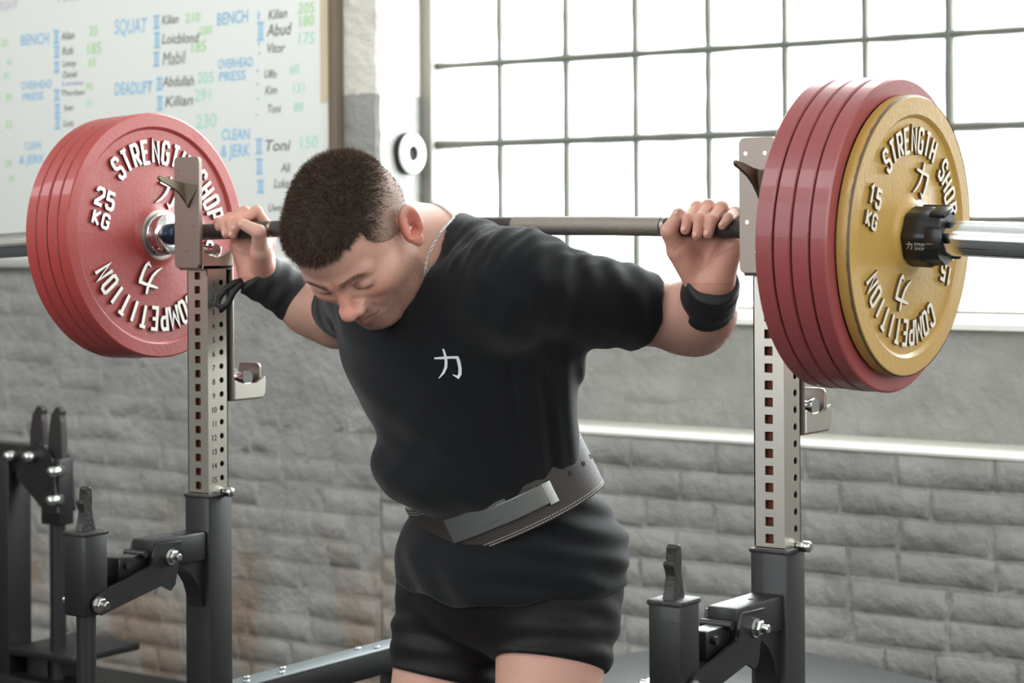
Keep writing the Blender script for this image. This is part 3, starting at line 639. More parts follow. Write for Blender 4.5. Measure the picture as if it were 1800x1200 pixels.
    ck = [(yb, -0.312), (yb, -0.276)] + [(yb+0.082*t, -0.276-0.010*math.sin(math.pi*t)) for t in (0.15, 0.3, 0.5, 0.7, 0.85)] + [(yb+0.080, -0.273), (yb+0.084, -0.279), (yb+0.082, -0.305), (yb+0.074, -0.312)]
    for xa in (x-0.030, x+0.018): prismobj('cheek', ck, 0, xa, xa+0.007, MT['steel'], hk, 0.0015)
    box('catch_floor', (x-0.030, yb, -0.314), (x+0.024, yb+0.078, -0.304), MT['plate_steel'], hk, 0.002)
    prismobj('end_lip', rr(x-0.032, x+0.020, -0.312, -0.249, 0.008), 1, yb+0.070, yb+0.077, MT['plate_steel'], hk, 0.0012)
    bm = bmesh.new(); lathe(bm, [(-0.030, 0), (-0.030, 0.0175), (-0.012, 0.0165), (0.0, 0.010), (0.010, 0.0085), (0.018, 0.013), (0.022, 0.013), (0.022, 0)], 28, (x-0.002, yb+0.040, -0.275)); link('roller', tomesh(bm, 'roller'), MT['chrome'], hk, True, True, 40)
    # lowering arm towards the front
    aw = 0.025; ya = y-S
    arm = box('lift_arm', (x-aw, ya-0.135, -0.592), (x+aw, ya, -0.540), MT['black_metal'], P, 0.004)
    prismobj('gusset', [(ya, -0.590), (ya-0.075, -0.590), (ya-0.052, -0.598), (ya-0.032, -0.612), (ya-0.017, -0.632), (ya-0.008, -0.656), (ya-0.006, -0.674), (ya, -0.674)], 0, x-0.018, x+0.018, MT['black_metal'], arm, 0.001)
    lk = [(ya-0.075, -0.545), (ya-0.128, -0.548), (ya-0.140, -0.590), (ya-0.262, -0.650), (ya-0.280, -0.642), (ya-0.290, -0.625), (ya-0.282, -0.610), (ya-0.268, -0.603)]
    lk = [(ya-0.068, -0.548), (ya-0.130, -0.546), (ya-0.142, -0.582), (ya-0.262, -0.612), (ya-0.278, -0.624), (ya-0.276, -0.642), (ya-0.258, -0.650), (ya-0.118, -0.619), (ya-0.095, -0.632), (ya-0.084, -0.622)]
    for xa in (x-aw-0.006, x+aw): prismobj('link_plate', lk, 0, xa, xa+0.006, MT['black_metal'], arm, 0.0008)
    box('inner_link', (x-0.016, ya-0.205, -0.606), (x+0.016, ya-0.136, -0.562), MT['plastic'], arm, 0.004)
    for q in (-0.15, -0.19): tubeobj('cross_rod', [(x-aw, ya+q, -0.562-0.35*(-q-0.15)), (x+aw, ya+q, -0.562-0.35*(-q-0.15))], 0.006, MT['black_metal'], arm, 10)
    post = box('lever_post', (x-aw, ya-0.292, -0.650), (x+aw, ya-0.238, -0.512), MT['black_metal'], P, 0.004)
    box('post_cap', (x-aw-0.002, ya-0.294, -0.516), (x+aw+0.002, ya-0.236, -0.508), MT['bolt_black'], post, 0.003)
    pk = [(ya-0.248, -0.509), (ya-0.284, -0.509), (ya-0.276, -0.496), (ya-0.272, -0.478), (ya-0.274, -0.470), (ya-0.281, -0.462), (ya-0.279, -0.456), (ya-0.271, -0.458), (ya-0.270, -0.446), (ya-0.272, -0.438), (ya-0.266, -0.434), (ya-0.258, -0.437), (ya-0.257, -0.452), (ya-0.259, -0.474), (ya-0.255, -0.494)]
    prismobj('catch_horn', pk, 0, x-0.008, x+0.008, MT['bolt_black'], post, 0.0012)
    tubeobj('handle_tube', [(x, ya-0.265, zf+0.05), (x, ya-0.265, -0.650)], 0.0165, MT['black_metal'], post, 18)
    for (yy, zz) in ((ya-0.096, -0.572), (ya-0.266, -0.630)):
        hexbolt('bolt', (x+aw+0.006, yy, zz), 1, MT['zinc'], arm if yy > ya-0.2 else post, 0.0105)
        hexbolt('bolt', (x-aw-0.006, yy, zz), -1, MT['zinc'], arm if yy > ya-0.2 else post, 0.0085)
    bm = bmesh.new(); tube(bm, [(x+0.004, ya-0.060, -0.5405), (x+0.004, ya-0.060, -0.5395)], 0.004, 12); link('arm_hole', tomesh(bm, 'arm_hole'), MT['hole'], arm)
    box('foot_beam', (x-0.035, y-0.40, zf), (x+0.035, y+0.60, zf+0.06), MT['black_metal'], P, 0.004)
make_stand(-0.551, True); make_stand(0.605, False)
box('cross_beam', (-0.52, -0.05, zf), (0.57, 0.02, zf+0.06), MT['black_metal'], rk, 0.004)
sb = box('side_beam', (-0.582, 0.018, -0.885), (-0.530, 0.565, -0.838), MT['black_metal'], rk, 0.004)
box('top_plate', (-0.584, 0.055, -0.838), (-0.528, 0.567, -0.833), MT['grey_steel'], sb, 0.0015)
for yq in (0.075, 0.10, 0.17, 0.20, 0.42, 0.45):
    bm = bmesh.new(); tube(bm, [(-0.556+(0.012 if int(yq*100) % 2 else -0.012), yq, -0.834), (-0.556+(0.012 if int(yq*100) % 2 else -0.012), yq, -0.8285)], 0.006, 10); link('screw_head', tomesh(bm, 'screw_head'), MT['zinc'], sb, True)
box('beam_leg', (-0.580, 0.50, zf), (-0.532, 0.56, -0.885), MT['black_metal'], rk, 0.004)

# ------------------------------------------------------------------ second rack, out of focus at the far left
r2k = root('squat_rack', (-2.25, 1.0, 0), 'black squat rack out of focus at the far left edge by the brick wall', 'rack')
box('upright', (-2.32, 0.97, zf), (-2.235, 1.05, -0.605), MT['black_metal'], r2k, 0.004)
box('lift_arm', (-2.34, 0.985, -0.645), (-2.13, 1.035, -0.570), MT['black_metal'], r2k, 0.004)
for yy in (0.975, 1.035): prismobj('link_plate', [(-2.20, -0.585), (-2.12, -0.56), (-2.07, -0.60), (-2.05, -0.74), (-2.09, -0.745), (-2.21, -0.655)], 1, yy, yy+0.008, MT['black_metal'], r2k)
post = box('lever_post', (-2.125, 0.985, -0.775), (-2.052, 1.035, -0.60), MT['black_metal'], r2k, 0.004)
tubeobj('handle_tube', [(-2.088, 1.01, zf+0.04), (-2.088, 1.01, -0.775)], 0.021, MT['black_metal'], post, 16)
for k, xh in enumerate((-2.158, -2.086)):
    hp = [(xh-0.026, -0.62), (xh+0.030, -0.62), (xh+0.026, -0.56), (xh+0.024, -0.505), (xh+0.018, -0.488), (xh+0.024, -0.478), (xh+0.016, -0.466), (xh+0.002, -0.467), (xh-0.016, -0.49), (xh-0.024, -0.54)]
    prismobj('catch_horn', hp, 1, 1.0, 1.02, MT['bolt_black'], post, 0.002)
for xx, zz in ((-2.14, -0.597), (-2.215, -0.60), (-2.05, -0.705), (-2.045, -0.63)):
    bm = bmesh.new(); tube(bm, [(xx, 0.945, zz), (xx, 0.985, zz)], [0.013, 0.016], 10); link('bolt', tomesh(bm, 'bolt'), MT['zinc'], r2k, True)
bm = bmesh.new(); bmesh.ops.create_uvsphere(bm, u_segments=14, v_segments=10, radius=0.022, matrix=Matrix.Translation((-2.313, 0.96, -0.535))); link('knob', tomesh(bm, 'knob'), MT['orange'], r2k, True)
tubeobj('knob_stem', [(-2.313, 0.985, -0.575), (-2.313, 0.965, -0.54)], 0.008, MT['zinc'], r2k, 10)
box('base_plate', (-2.23, 0.96, -1.125), (-1.98, 1.20, -1.105), MT['black_metal'], r2k, 0.003)
box('base_box', (-2.20, 1.0, zf), (-2.12, 1.15, -1.125), MT['black_metal'], r2k, 0.004)
box('foot_beam', (-2.4, 0.95, zf), (-1.95, 1.05, -1.18), MT['black_metal'], r2k, 0.004)
# ------------------------------------------------------------------ signed-distance modelling for the lifter
f4 = np.float32
def V3(*a): return np.array(a, f4)
def unit(v): v = np.asarray(v, f4); return v/np.linalg.norm(v)
def smin(a, b, k):
    h = np.maximum(k-np.abs(a-b), 0)/k; return np.minimum(a, b)-h*h*(k*0.25)
def smax(a, b, k): return -smin(-a, -b, k)
def rc(p, a, b, r1, r2):
    a = np.asarray(a, f4); b = np.asarray(b, f4); ba = b-a; pa = p-a
    h = np.clip(pa@ba/max(float(ba@ba), 1e-9), 0, 1)
    return np.linalg.norm(pa-h[:, None]*ba, axis=1) - (r1+(r2-r1)*h)
def el(p, c, r, R=None):
    q = p-np.asarray(c, f4)
    if R is not None: q = q@np.asarray(R, f4).T
    r = np.asarray(r, f4); k0 = np.linalg.norm(q/r, axis=1); k1 = np.linalg.norm(q/(r*r), axis=1)
    return k0*(k0-1)/np.maximum(k1, 1e-6)
def gate(p, c, R, fn, big=0.5):
    """evaluate fn only near c"""
    d = np.linalg.norm(p-np.asarray(c, f4), axis=1); out = np.maximum(d-R*0.6, 0.02).astype(f4)
    m = d < R
    if m.any(): out[m] = fn(p[m])
    return out
def surface(fn, xs, ys, zs, B=12, margin=1.25):
    xs, ys, zs = (np.asarray(a, f4) for a in (xs, ys, zs)); n = (len(xs), len(ys), len(zs))
    D = np.ones(n, f4)
    blocks = []; cs = []; hd = []
    st = [np.arange(0, k, B) for k in n]
    for i in st[0]:
        for j in st[1]:
            for k in st[2]:
                lo = (xs[i], ys[j], zs[k]); hi = (xs[min(i+B, n[0]-1)], ys[min(j+B, n[1]-1)], zs[min(k+B, n[2]-1)])
                blocks.append((i, j, k)); cs.append([(a+b)/2 for a, b in zip(lo, hi)]); hd.append(0.5*math.dist(lo, hi))
    cs = np.array(cs, f4); hd = np.array(hd, f4); dc = fn(cs)
    act = np.abs(dc) < hd*margin + 0.008
    for (i, j, k), d in zip((blocks[q] for q in np.nonzero(~act)[0]), dc[~act]): 
        if d < 0: D[i:i+B, j:j+B, k:k+B] = -1
    ids = np.nonzero(act)[0]
    for s in range(0, len(ids), 60):
        chunk = [blocks[q] for q in ids[s:s+60]]; P = []; S = []
        for i, j, k in chunk:
            a, b, c = xs[i:i+B], ys[j:j+B], zs[k:k+B]
            g = np.stack(np.meshgrid(a, b, c, indexing='ij'), -1).reshape(-1, 3); P.append(g); S.append((len(a), len(b), len(c)))
        v = fn(np.concatenate(P)); o = 0
        for (i, j, k), sh in zip(chunk, S):
            m = sh[0]*sh[1]*sh[2]; D[i:i+sh[0], j:j+sh[1], k:k+sh[2]] = v[o:o+m].reshape(sh); o += m
    S = D < 0
    cnt = np.zeros(tuple(k-1 for k in n), np.uint8)
    for a in (0, 1):
        for b in (0, 1):
            for c in (0, 1): cnt += S[a:n[0]-1+a, b:n[1]-1+b, c:n[2]-1+c]
    idx = np.argwhere((cnt > 0) & (cnt < 8)); N_ = len(idx)
    cid = np.full(cnt.shape, -1, np.int32); cid[idx[:, 0], idx[:, 1], idx[:, 2]] = np.arange(N_)
    cor = {}
    for a in (0, 1):
        for b in (0, 1):
            for c in (0, 1): cor[a, b, c] = D[idx[:, 0]+a, idx[:, 1]+b, idx[:, 2]+c]
    acc = np.zeros((N_, 3), f4); cn = np.zeros(N_, f4)
    for ax in range(3):
        for u in (0, 1):
            for v in (0, 1):
                k0 = [0, 0, 0]; oth = [q for q in range(3) if q != ax]; k0[oth[0]] = u; k0[oth[1]] = v; k1 = list(k0); k1[ax] = 1
                a, b = cor[tuple(k0)], cor[tuple(k1)]; m = (a < 0) != (b < 0); t = np.where(m, a/np.where(m, a-b, 1), 0)
                pt = np.tile(np.array(k0, f4), (N_, 1)); pt[:, ax] = t
                acc[m] += pt[m]; cn[m] += 1
    fr = acc/cn[:, None]
    vs = np.empty((N_, 3), f4)
    for ax, g in enumerate((xs, ys, zs)):
        i = idx[:, ax]; vs[:, ax] = g[i] + fr[:, ax]*(g[i+1]-g[i])
    quads = []
    for ax in range(3):
        sl0 = [slice(None)]*3; sl1 = [slice(None)]*3; sl0[ax] = slice(0, n[ax]-1); sl1[ax] = slice(1, n[ax])
        A = S[tuple(sl0)]; E = np.argwhere(A != S[tuple(sl1)])
        o1, o2 = [q for q in range(3) if q != ax]
        E = E[(E[:, o1] > 0) & (E[:, o2] > 0) & (E[:, o1] < n[o1]-1) & (E[:, o2] < n[o2]-1)]
        def cell(d1, d2):
            e = E.copy(); e[:, o1] -= d1; e[:, o2] -= d2; return cid[e[:, 0], e[:, 1], e[:, 2]]
        q = np.stack([cell(1, 1), cell(0, 1), cell(0, 0), cell(1, 0)], 1)
        ins = A[E[:, 0], E[:, 1], E[:, 2]]
        fl = ins if ax != 1 else ~ins
        q[~fl] = q[~fl][:, ::-1]; quads.append(q)
    q = np.concatenate(quads); q = q[(q >= 0).all(1)]
    return vs, q
def npmesh(name, vs, qs):
    me = bpy.data.meshes.new(name); me.vertices.add(len(vs)); me.vertices.foreach_set('co', vs.astype(f4).ravel())
    k = qs.shape[1]; me.loops.add(len(qs)*k); me.loops.foreach_set('vertex_index', qs.astype(np.int32).ravel())
    me.polygons.add(len(qs)); me.polygons.foreach_set('loop_start', np.arange(0, len(qs)*k, k, dtype=np.int32)); 
    me.polygons.foreach_set('use_smooth', np.ones(len(qs), bool)); me.update(); me.validate(); return me
def relax(vs, qs, it=1, lam=0.5, mu=-0.52):
    e = np.concatenate([qs[:, [0, 1]], qs[:, [1, 2]], qs[:, [2, 3]], qs[:, [3, 0]]]); e = np.concatenate([e, e[:, ::-1]])
    deg = np.bincount(e[:, 0], minlength=len(vs)).astype(f4)[:, None]
    for _ in range(it):
        for l in (lam, mu):
            s = np.stack([np.bincount(e[:, 0], vs[e[:, 1], c], minlength=len(vs)) for c in range(3)], 1)/np.maximum(deg, 1)
            vs = vs + l*(s-vs)
    return vs.astype(f4)
def ax(lo, hi, h): return np.arange(lo, hi+h, h)

# --- head frame (fitted to where the face looks: down and to his right)
HF = unit((0.211, -0.532, -0.820)); HL = unit((0.975, 0.175, 0.138)); HU = unit(np.cross(HF, HL)); 
if HU[2] < 0: HU = -HU
HL = unit(np.cross(HU, HF));  HL = HL if HL[0] > 0 else -HL
HO = V3(0.004, -0.251, -0.029); HS = 1.02
def tohead(p): q = (p-HO)/HS; return np.stack([q@HF, q@HU, q@HL], 1)
def fromhead(l): l = np.asarray(l, f4).reshape(-1, 3); return HO + HS*(l[:, :1]*HF + l[:, 1:2]*HU + l[:, 2:3]*HL)
def cranium(h):
    a = np.stack([h[:, 0], h[:, 1], np.abs(h[:, 2])], 1)
    d = el(a, (-.008, .048, 0), (.096, .085, .078))
    d = smin(d, el(a, (-.045, .048, 0), (.066, .072, .070)), .03)
    d = smin(d, el(a, (.034, .070, 0), (.062, .058, .062)), .03)
    return smin(d, el(a, (-.05, .0, 0), (.05, .06, .055)), .04)
e1 = unit((-.30, .95, .06)); en = unit((.42, .03, .90)); en = unit(en-e1*(en@e1)); e2 = np.cross(e1, en); EAR = np.stack([e1, e2, en])
def ear(a):
    c = V3(-.018, .004, .0870); q = (a-c)@EAR.T
    d = el(q, (0.002, 0, 0), (.0335, .0200, .0080))
    rim = np.abs(np.sqrt((q[:, 0]-.003)**2/ (.0300**2) + q[:, 1]**2/(.0170**2)) - 1)*.019
    rim = np.sqrt(rim**2 + (q[:, 2]-.004)**2) - .0042
    rim = np.where(q[:, 0] < -.018, .02, rim)
    d = smax(d, -el(q, (-.001, .002, .0075), (.0235, .0125, .0085)), .005)
    d = smin(d, rim.astype(f4), .004)
    d = smax(d, -el(q, (-.006, -.002, .004), (.0105, .0075, .010)), .004)          # concha
    d = smin(d, rc(q, (-.004, .011, .004), (.016, .006, .003), .0032, .003), .004)  # antihelix
    d = smin(d, el(q, (-.030, -.003, .001), (.010, .009, .0055)), .006)             # lobe
    return smin(d, el(q, (-.006, -.0125, .003), (.005, .004, .004)), .004)          # tragus
def headsdf(p):
    h = tohead(p); s = np.abs(h[:, 2]); a = np.stack([h[:, 0], h[:, 1], s], 1).astype(f4)
    d = cranium(h)
    d = smin(d, el(a, (.040, -.006, 0), (.056, .078, .060)), .03)
    d = smin(d, el(a, (.020, -.030, .030), (.048, .060, .036)), .025)
    d = smin(d, rc(a, (.006, -.046, .056), (.070, -.082, .016), .017, .017), .025)
    d = smin(d, el(a, (.078, -.083, 0), (.019, .018, .024)), .018)
    d = smin(d, el(a, (.079, -.046, 0), (.026, .034, .032)), .02)
    d = smin(d, el(a, (.060, .000, .045), (.028, .022, .024)), .022)
    d = smin(d, rc(a, (.094, .040, .010), (.078, .044, .046), .0105, .0095), .014)
    d = smax(d, -el(a, (.105, .018, .034), (.026, .0130, .019)), .012)
    lid = el(a, (.0775, .019, .0335), (.0165, .0135, .0170)); d = smin(d, lid, .005)
    d = smax(d, -rc(a, (.0960, .0125, .0245), (.0885, .0110, .0450), .0012, .0012), .0028)      # closed lid line
    nose = smin(rc(h, (.093, .030, 0), (.116, -.006, 0), .0085, .0100), el(h, (.1175, -.0095, 0), (.0135, .0115, .0135)), .008)
    nose = smin(nose, el(a, (.1055, -.0155, .0140), (.0125, .0090, .0085)), .008)
    d = smin(d, nose, .011)
    d = smax(d, -el(a, (.109, -.0235, .0065), (.0065, .0045, .0040)), .004)
    d = smin(d, rc(a, (.1035, -.0395, 0), (.0910, -.0455, .0225), .0058, .0030), .007)
    d = smin(d, rc(a, (.1020, -.0525, 0), (.0905, -.0490, .0205), .0070, .0035), .007)
    d = smax(d, -rc(a, (.1110, -.0455, 0), (.0935, -.0465, .0260), .0016, .0010), .003)
    d = smax(d, -el(a, (.113, -.031, 0), (.005, .008, .0035)), .005)
    # nasolabial crease, temple hollow
    d = smax(d, -rc(a, (.101, -.018, .0235), (.087, -.050, .036), .0022, .0015), .008)
    d = smin(d, ear(a), .006)
    return (d*HS).astype(f4)
NK0, NK1 = V3(.014, -.055, -.040), fromhead((-.040, -.020, 0))[0]

# --- limbs
ARM = {1: dict(sh=V3(.212, -.120, -.090), elb=V3(.372, .150, -.158), wr=V3(.464, .038, -.094)),
       -1: dict(sh=V3(-.142, -.050, -.088), elb=V3(-.395, .160, -.168), wr=V3(-.474, .040, -.090))}
FING = {1: [[(.450, .036, -.004), (.455, .013, .0255), (.459, -.0215, .0085), (.456, -.0255, -.008)],
            [(.470, .037, -.003), (.475, .012, .0275), (.480, -.0225, .0085), (.477, -.0265, -.0165)],
            [(.490, .037, -.006), (.498, .012, .0250), (.500, -.0215, .0070), (.496, -.0260, -.0145)],
            [(.508, .036, -.012), (.520, .014, .0180), (.525, -.0150, .0105), (.519, -.0230, -.002)]],
        -1: [[(-.450, .036, .000), (-.455, .012, .0285), (-.468, -.0215, .0120), (-.471, -.0265, -.003)],
            [(-.468, .037, .000), (-.484, .012, .0275), (-.485, -.0225, .0085), (-.476, -.0265, -.0130)],
            [(-.488, .037, -.004), (-.502, .012, .0230), (-.503, -.0215, .0070), (-.493, -.0260, -.0120)],
            [(-.506, .036, -.010), (-.522, .014, .0180), (-.524, -.0150, .0105), (-.514, -.0230, .000)]]}
THUMB = {1: [(.448, .026, -.060), (.430, -.002, -.040), (.426, -.0245, -.010), (.440, -.0165, .0160)],
         -1: [(-.455, .022, -.062), (-.428, -.006, -.044), (-.411, -.0300, -.008), (-.440, -.0400, .006)]}
LOOP = [(-.489, .020, -.094), (-.498, .0, -.099), (-.506, -.015, -.110), (-.516, -.020, -.124), (-.520, -.020, -.138), (-.508, -.020, -.144), (-.496, -.018, -.134), (-.491, -.012, -.116), (-.487, .0, -.104), (-.485, .020, -.102)]
CHAIN = [(-.02, -.05, .03), (.008, -.075, .028), (.019, -.09, .022), (.026, -.09, .011), (.035, -.09, .0), (.043, -.09, -.013), (.048, -.09, -.028), (.049, -.09, -.041), (.044, -.095, -.056), (.036, -.115, -.075), (.026, -.14, -.095)]
CREASE = [((.455, 0, -.078), (.474, 0, -.058), .0020), ((.474, 0, -.058), (.484, 0, -.034), .0022), ((.484, 0, -.050), (.520, 0, -.034), .0018), ((.448, 0, -.092), (.515, 0, -.090), .0022), ((.432, 0, -.040), (.446, 0, -.026), .0020)]
FR = [(.0105, .0100, .0093, .0080), (.0105, .0102, .0095, .0082), (.0102, .0098, .0091, .0078), (.0090, .0086, .0078, .0067)]
def hand(p, s):
    W = ARM[s]['wr']; d = el(p, W+V3(0.004*s, 0, .004), (.032, .021, .022))
    for i in range(4):
        m = FING[s][i][0]; d = smin(d, rc(p, W+V3((-.015+.011*i)*s, -.001, .012), m, .0175, .0118), .012)
    T = THUMB[s]
    d = smin(d, rc(p, W+V3(-.018*s, -.010, .010), T[1], .0230, .0185), .016)
    d = smin(d, rc(p, (.452*s, .028, -.022), T[1]+(V3(.004*s, .006, .008)), .0165, .0150), .014)          # thenar
    d = smin(d, rc(p, W+V3(.016*s, -.008, .010), V3(.508*s, .024, -.034), .0215, .0165), .014)  # hypothenar
    for i in range(4):
        f = FING[s][i]; r = FR[i]; g = rc(p, f[0], f[1], r[0], r[1])
        g = smin(g, rc(p, f[1], f[2], r[1]*0.98, r[2]), .003); g = smin(g, rc(p, f[2], f[3], r[2], r[3]), .003)
        g = smin(g, rc(p, f[1], f[1], r[1]*1.06, r[1]*1.06), .004)
        d = smin(d, g, .004)
    t = rc(p, T[0], T[1], .0175, .0165); t = smin(t, rc(p, T[1], T[2], .0160, .0125), .006); t = smin(t, rc(p, T[2], T[3], .0128, .0098), .004)
    return smin(d, t, .0035)
def arm(p, s, g=0.0):
    A = ARM[s]; sh, eb, wr = A['sh'], A['elb'], A['wr']; u = unit(eb-sh)
    d = rc(p, sh, eb, .058, .047)
    d = smin(d, rc(p, sh+(eb-sh)*.35+V3(0, -.012, .006), sh+(eb-sh)*.72+V3(0, -.010, .004), .050, .044), .03)
    d = smin(d, el(p, sh+V3(.004*s, 0, .0), (.066, .064, .066)), .04) - g
    w2 = eb + (wr-eb)*.32
    f = rc(p, eb, w2, .047, .050); f = smin(f, rc(p, w2, wr, .049, .031), .03)
    f = smin(f, rc(p, eb+V3(-.02*s, -.025, -.004), w2+V3(-.012*s, -.02, 0), .036, .034), .03)
    return smin(d, f, .025)
TA = math.radians(22); TR = np.array([[1, 0, 0], [0, math.cos(TA), math.sin(TA)], [0, -math.sin(TA), math.cos(TA)]], f4)
TW = math.radians(13); TR = (TR@np.array([[math.cos(TW), math.sin(TW), 0], [-math.sin(TW), math.cos(TW), 0], [0, 0, 1]])).astype(f4)   # trunk leaning forward
def trunk(p):
    d = el(p, (.048, -.055, -.155), (.192, .122, .165), TR)
    d = smin(d, el(p, (.035, -.045, -.235), (.180, .115, .15), TR), .06)
    d = smin(d, el(p, (.042, .022, -.350), (.162, .128, .16), TR), .06)
    for s in (1, -1):
        d = smin(d, rc(p, (.012+.02*s, -.060, -.042), ARM[s]['sh']+V3(-.03*s, .0, .012), .058, .056), .05)
        d = smin(d, rc(p, (.045+.125*s, -.02-.025*s, -.12), (.040+.10*s, .035-.015*s, -.33), .065, .045), .06)     # lats
        d = smin(d, el(p, (.055+.085*s, -.140-.018*s, -.125), (.09, .04, .065), TR), .05)                    # chest
    return d
LEG = {1: dict(hip=V3(.114, .120, -.600), kn=V3(.165, -.020, -.960)), -1: dict(hip=V3(-.072, .120, -.600), kn=V3(-.090, .010, -.960))}
def leg(p, s, g=0):
    L = LEG[s]; hip, kn = L['hip'], L['kn']
    d = rc(p, hip, kn, .100, .058)
    d = smin(d, rc(p, hip+V3(.02*s, -.015, -.04), hip+(kn-hip)*.72+V3(.008*s, -.02, 0), .082, .052), .04) - g
    return d
def pelvis(p): return el(p, (.030, .105, -.545), (.178, .142, .125), TR)
def body(p):
    d = gate(p, HO+V3(0, 0, 0), .24, headsdf)
    d = smin(d, rc(p, NK0, NK1, .068, .060), .03)
    d = smin(d, trunk(p)+.014, .04)
    for s in (1, -1):
        d = smin(d, arm(p, s), .03)
        d = smin(d, gate(p, ARM[s]['wr']+V3(.02*s, -.01, .05), .15, lambda q, s=s: hand(q, s)), .010)
        d = smin(d, leg(p, s), .035)
        kn = LEG[s]['kn']; an = kn+V3(.004*s, .06, -.36)
        c = rc(p, kn, an, .054, .034); c = smin(c, el(p, kn+V3(0, .035, -.13), (.05, .052, .11)), .04)
        c = smin(c, rc(p, an+V3(0, .03, -.035), an+V3(.02*s, -.15, -.055), .032, .024), .03)
        d = smin(d, smax(c, -1.399-p[:, 2], .004), .03)
    return smin(d, pelvis(p)+.02, .05).astype(f4)
HB = 0.0026
zs = np.concatenate([np.arange(-1.41, -.76, .012), np.arange(-.76, -.235, .006), np.arange(-.235, .135, HB)])
vs, qs = surface(body, ax(-.56, .56, HB), ax(-.43, .30, HB), zs)
vs = relax(vs, qs, 1)
# ------ skin colours of its own: lips, stubble, brows, palms, freckling, plus painted ear glow and crease shade (mixed per vertex)
def sm(x, a, b): t = np.clip((x-a)/(b-a), 0, 1); return t*t*(3-2*t)
def srgb(r, g, b): return np.array(rgb(r, g, b)[:3])
h = tohead(vs); onhead = np.linalg.norm(vs-HO, axis=1) < .21
rs = np.random.RandomState(5)
colr = np.tile(srgb(190, 147, 130), (len(vs), 1))
def blend(mask, c): 
    global colr
    m = np.clip(mask, 0, 1)[:, None]; colr = colr*(1-m)+np.array(c)*m
aL = np.abs(h[:, 2]); oh = onhead.astype(float)
blend(oh*0.5*(1-sm(np.hypot((h[:, 0]-.115)/.02, h[:, 2]/.02), .4, 1.2)), srgb(208, 128, 108))        # nose
blend(oh*0.45*(1-sm(np.hypot(np.hypot((h[:, 0]-.07)/.04, (h[:, 1]+.005)/.03), (aL-.045)/.03), .3, 1.1)), srgb(210, 132, 112))  # cheeks
blend(oh*0.6*(1-sm(np.hypot((h[:, 1]+.0465)/.0095, aL/.024), .7, 1.15))*sm(h[:, 0], .085, .093), srgb(168, 106, 94))           # lips
beard = sm(-h[:, 1], .018, .045)*sm(h[:, 0], -.012, .01)*(1-sm(np.hypot((h[:, 1]+.0465)/.0095, aL/.024), .7, 1.15)*0)*(1-sm(-h[:, 1], .105, .125))
beard = np.maximum(beard, sm(-h[:, 1], .019, .027)*(h[:, 0] > .08)*(aL < .03))
blend(oh*beard*0.60*(0.75+0.5*rs.rand(len(vs))), srgb(112, 84, 72))
side = sm(aL, .045, .062)*(1-sm(h[:, 0], .030, .052))*sm(h[:, 1], -.01, .05)*(h[:, 0] > -.12)
hairline_u = .088 - .25*np.clip(np.abs(aL-.02)-.02, 0, 1)
brow = (1-sm(np.abs(h[:, 1]-(.043+.12*(aL-.012)*(aL < .035)+.12*.023*(aL >= .035)-.30*np.maximum(aL-.038, 0))), .0032, .0062))*sm(aL, .007, .013)*(1-sm(aL, .046, .056))*sm(h[:, 0], .05, .06)
blend(oh*brow*0.85*(0.7+0.5*rs.rand(len(vs))), srgb(82, 58, 46))
lash = (1-sm(np.hypot(h[:, 1]-.0118, 0), .0012, .0030))*sm(aL, .020, .024)*(1-sm(aL, .044, .049))*sm(h[:, 0], .08, .086)
blend(oh*lash*0.7, srgb(70, 48, 40))
# shaved sides of the head
scalp = np.maximum(sm(h[:, 1], .02, .06)*(1-sm(h[:, 0], .028, .05)), 0)*sm(-h[:, 0], -.05, -.02)
scalp = np.clip(sm(.03-h[:, 0]+.6*(h[:, 1]-.03), .0, .03)*sm(h[:, 1]+.35*(-h[:, 0]), -.01, .02), 0, 1)
blend(oh*scalp*0.30*(0.8+0.4*rs.rand(len(vs)))*(np.abs(h[:, 2]) < .0835), srgb(96, 74, 62))
eard = np.linalg.norm((np.stack([h[:, 0], h[:, 1], aL], 1)-V3(-.018, .004, .0870)), axis=1)
blend(oh*(1-sm(eard, .026, .036))*sm(aL, .076, .081)*0.55, srgb(214, 112, 96))  # red glow of the backlit ear put into the tint
for s in (1, -1):
    blend((np.linalg.norm(vs-(ARM[s]['wr']+V3(.01*s, -.02, .055)), axis=1) < .075)*0.35, srgb(214, 140, 120))
for s in (1, -1):
    for a, b, wd in CREASE:  # shade of the palm creases put into the tint, no grooves
        a = V3(a[0]*s, a[1], a[2]); b = V3(b[0]*s, b[1], b[2]); ba = b-a; hh_ = np.clip(((vs-a)@ba)/(ba@ba), 0, 1)
        q = vs-a-hh_[:, None]*ba; dd = np.hypot(q[:, 0], q[:, 2]); blend((1-sm(dd, wd*.3, wd))*(vs[:, 1] < .035)*(np.abs(q[:, 1]) < .03)*.32, srgb(140, 84, 72))
me = npmesh('person', vs, qs)
at_ = me.color_attributes.new('tint', 'FLOAT_COLOR', 'POINT'); at_.data.foreach_set('color', np.c_[colr, np.ones(len(vs))].astype(f4).ravel())
MT['skin'] = mat('skin', rgb(190, 147, 130), 0.5, 0, 0.12, 90, 0.22, 420, sss=0.12, attr='tint', spec=0.4)
person = link('person', me, MT['skin'], None, True)
tag(person, 'man in black shirt and shorts bowing his head under the loaded barbell', 'person')

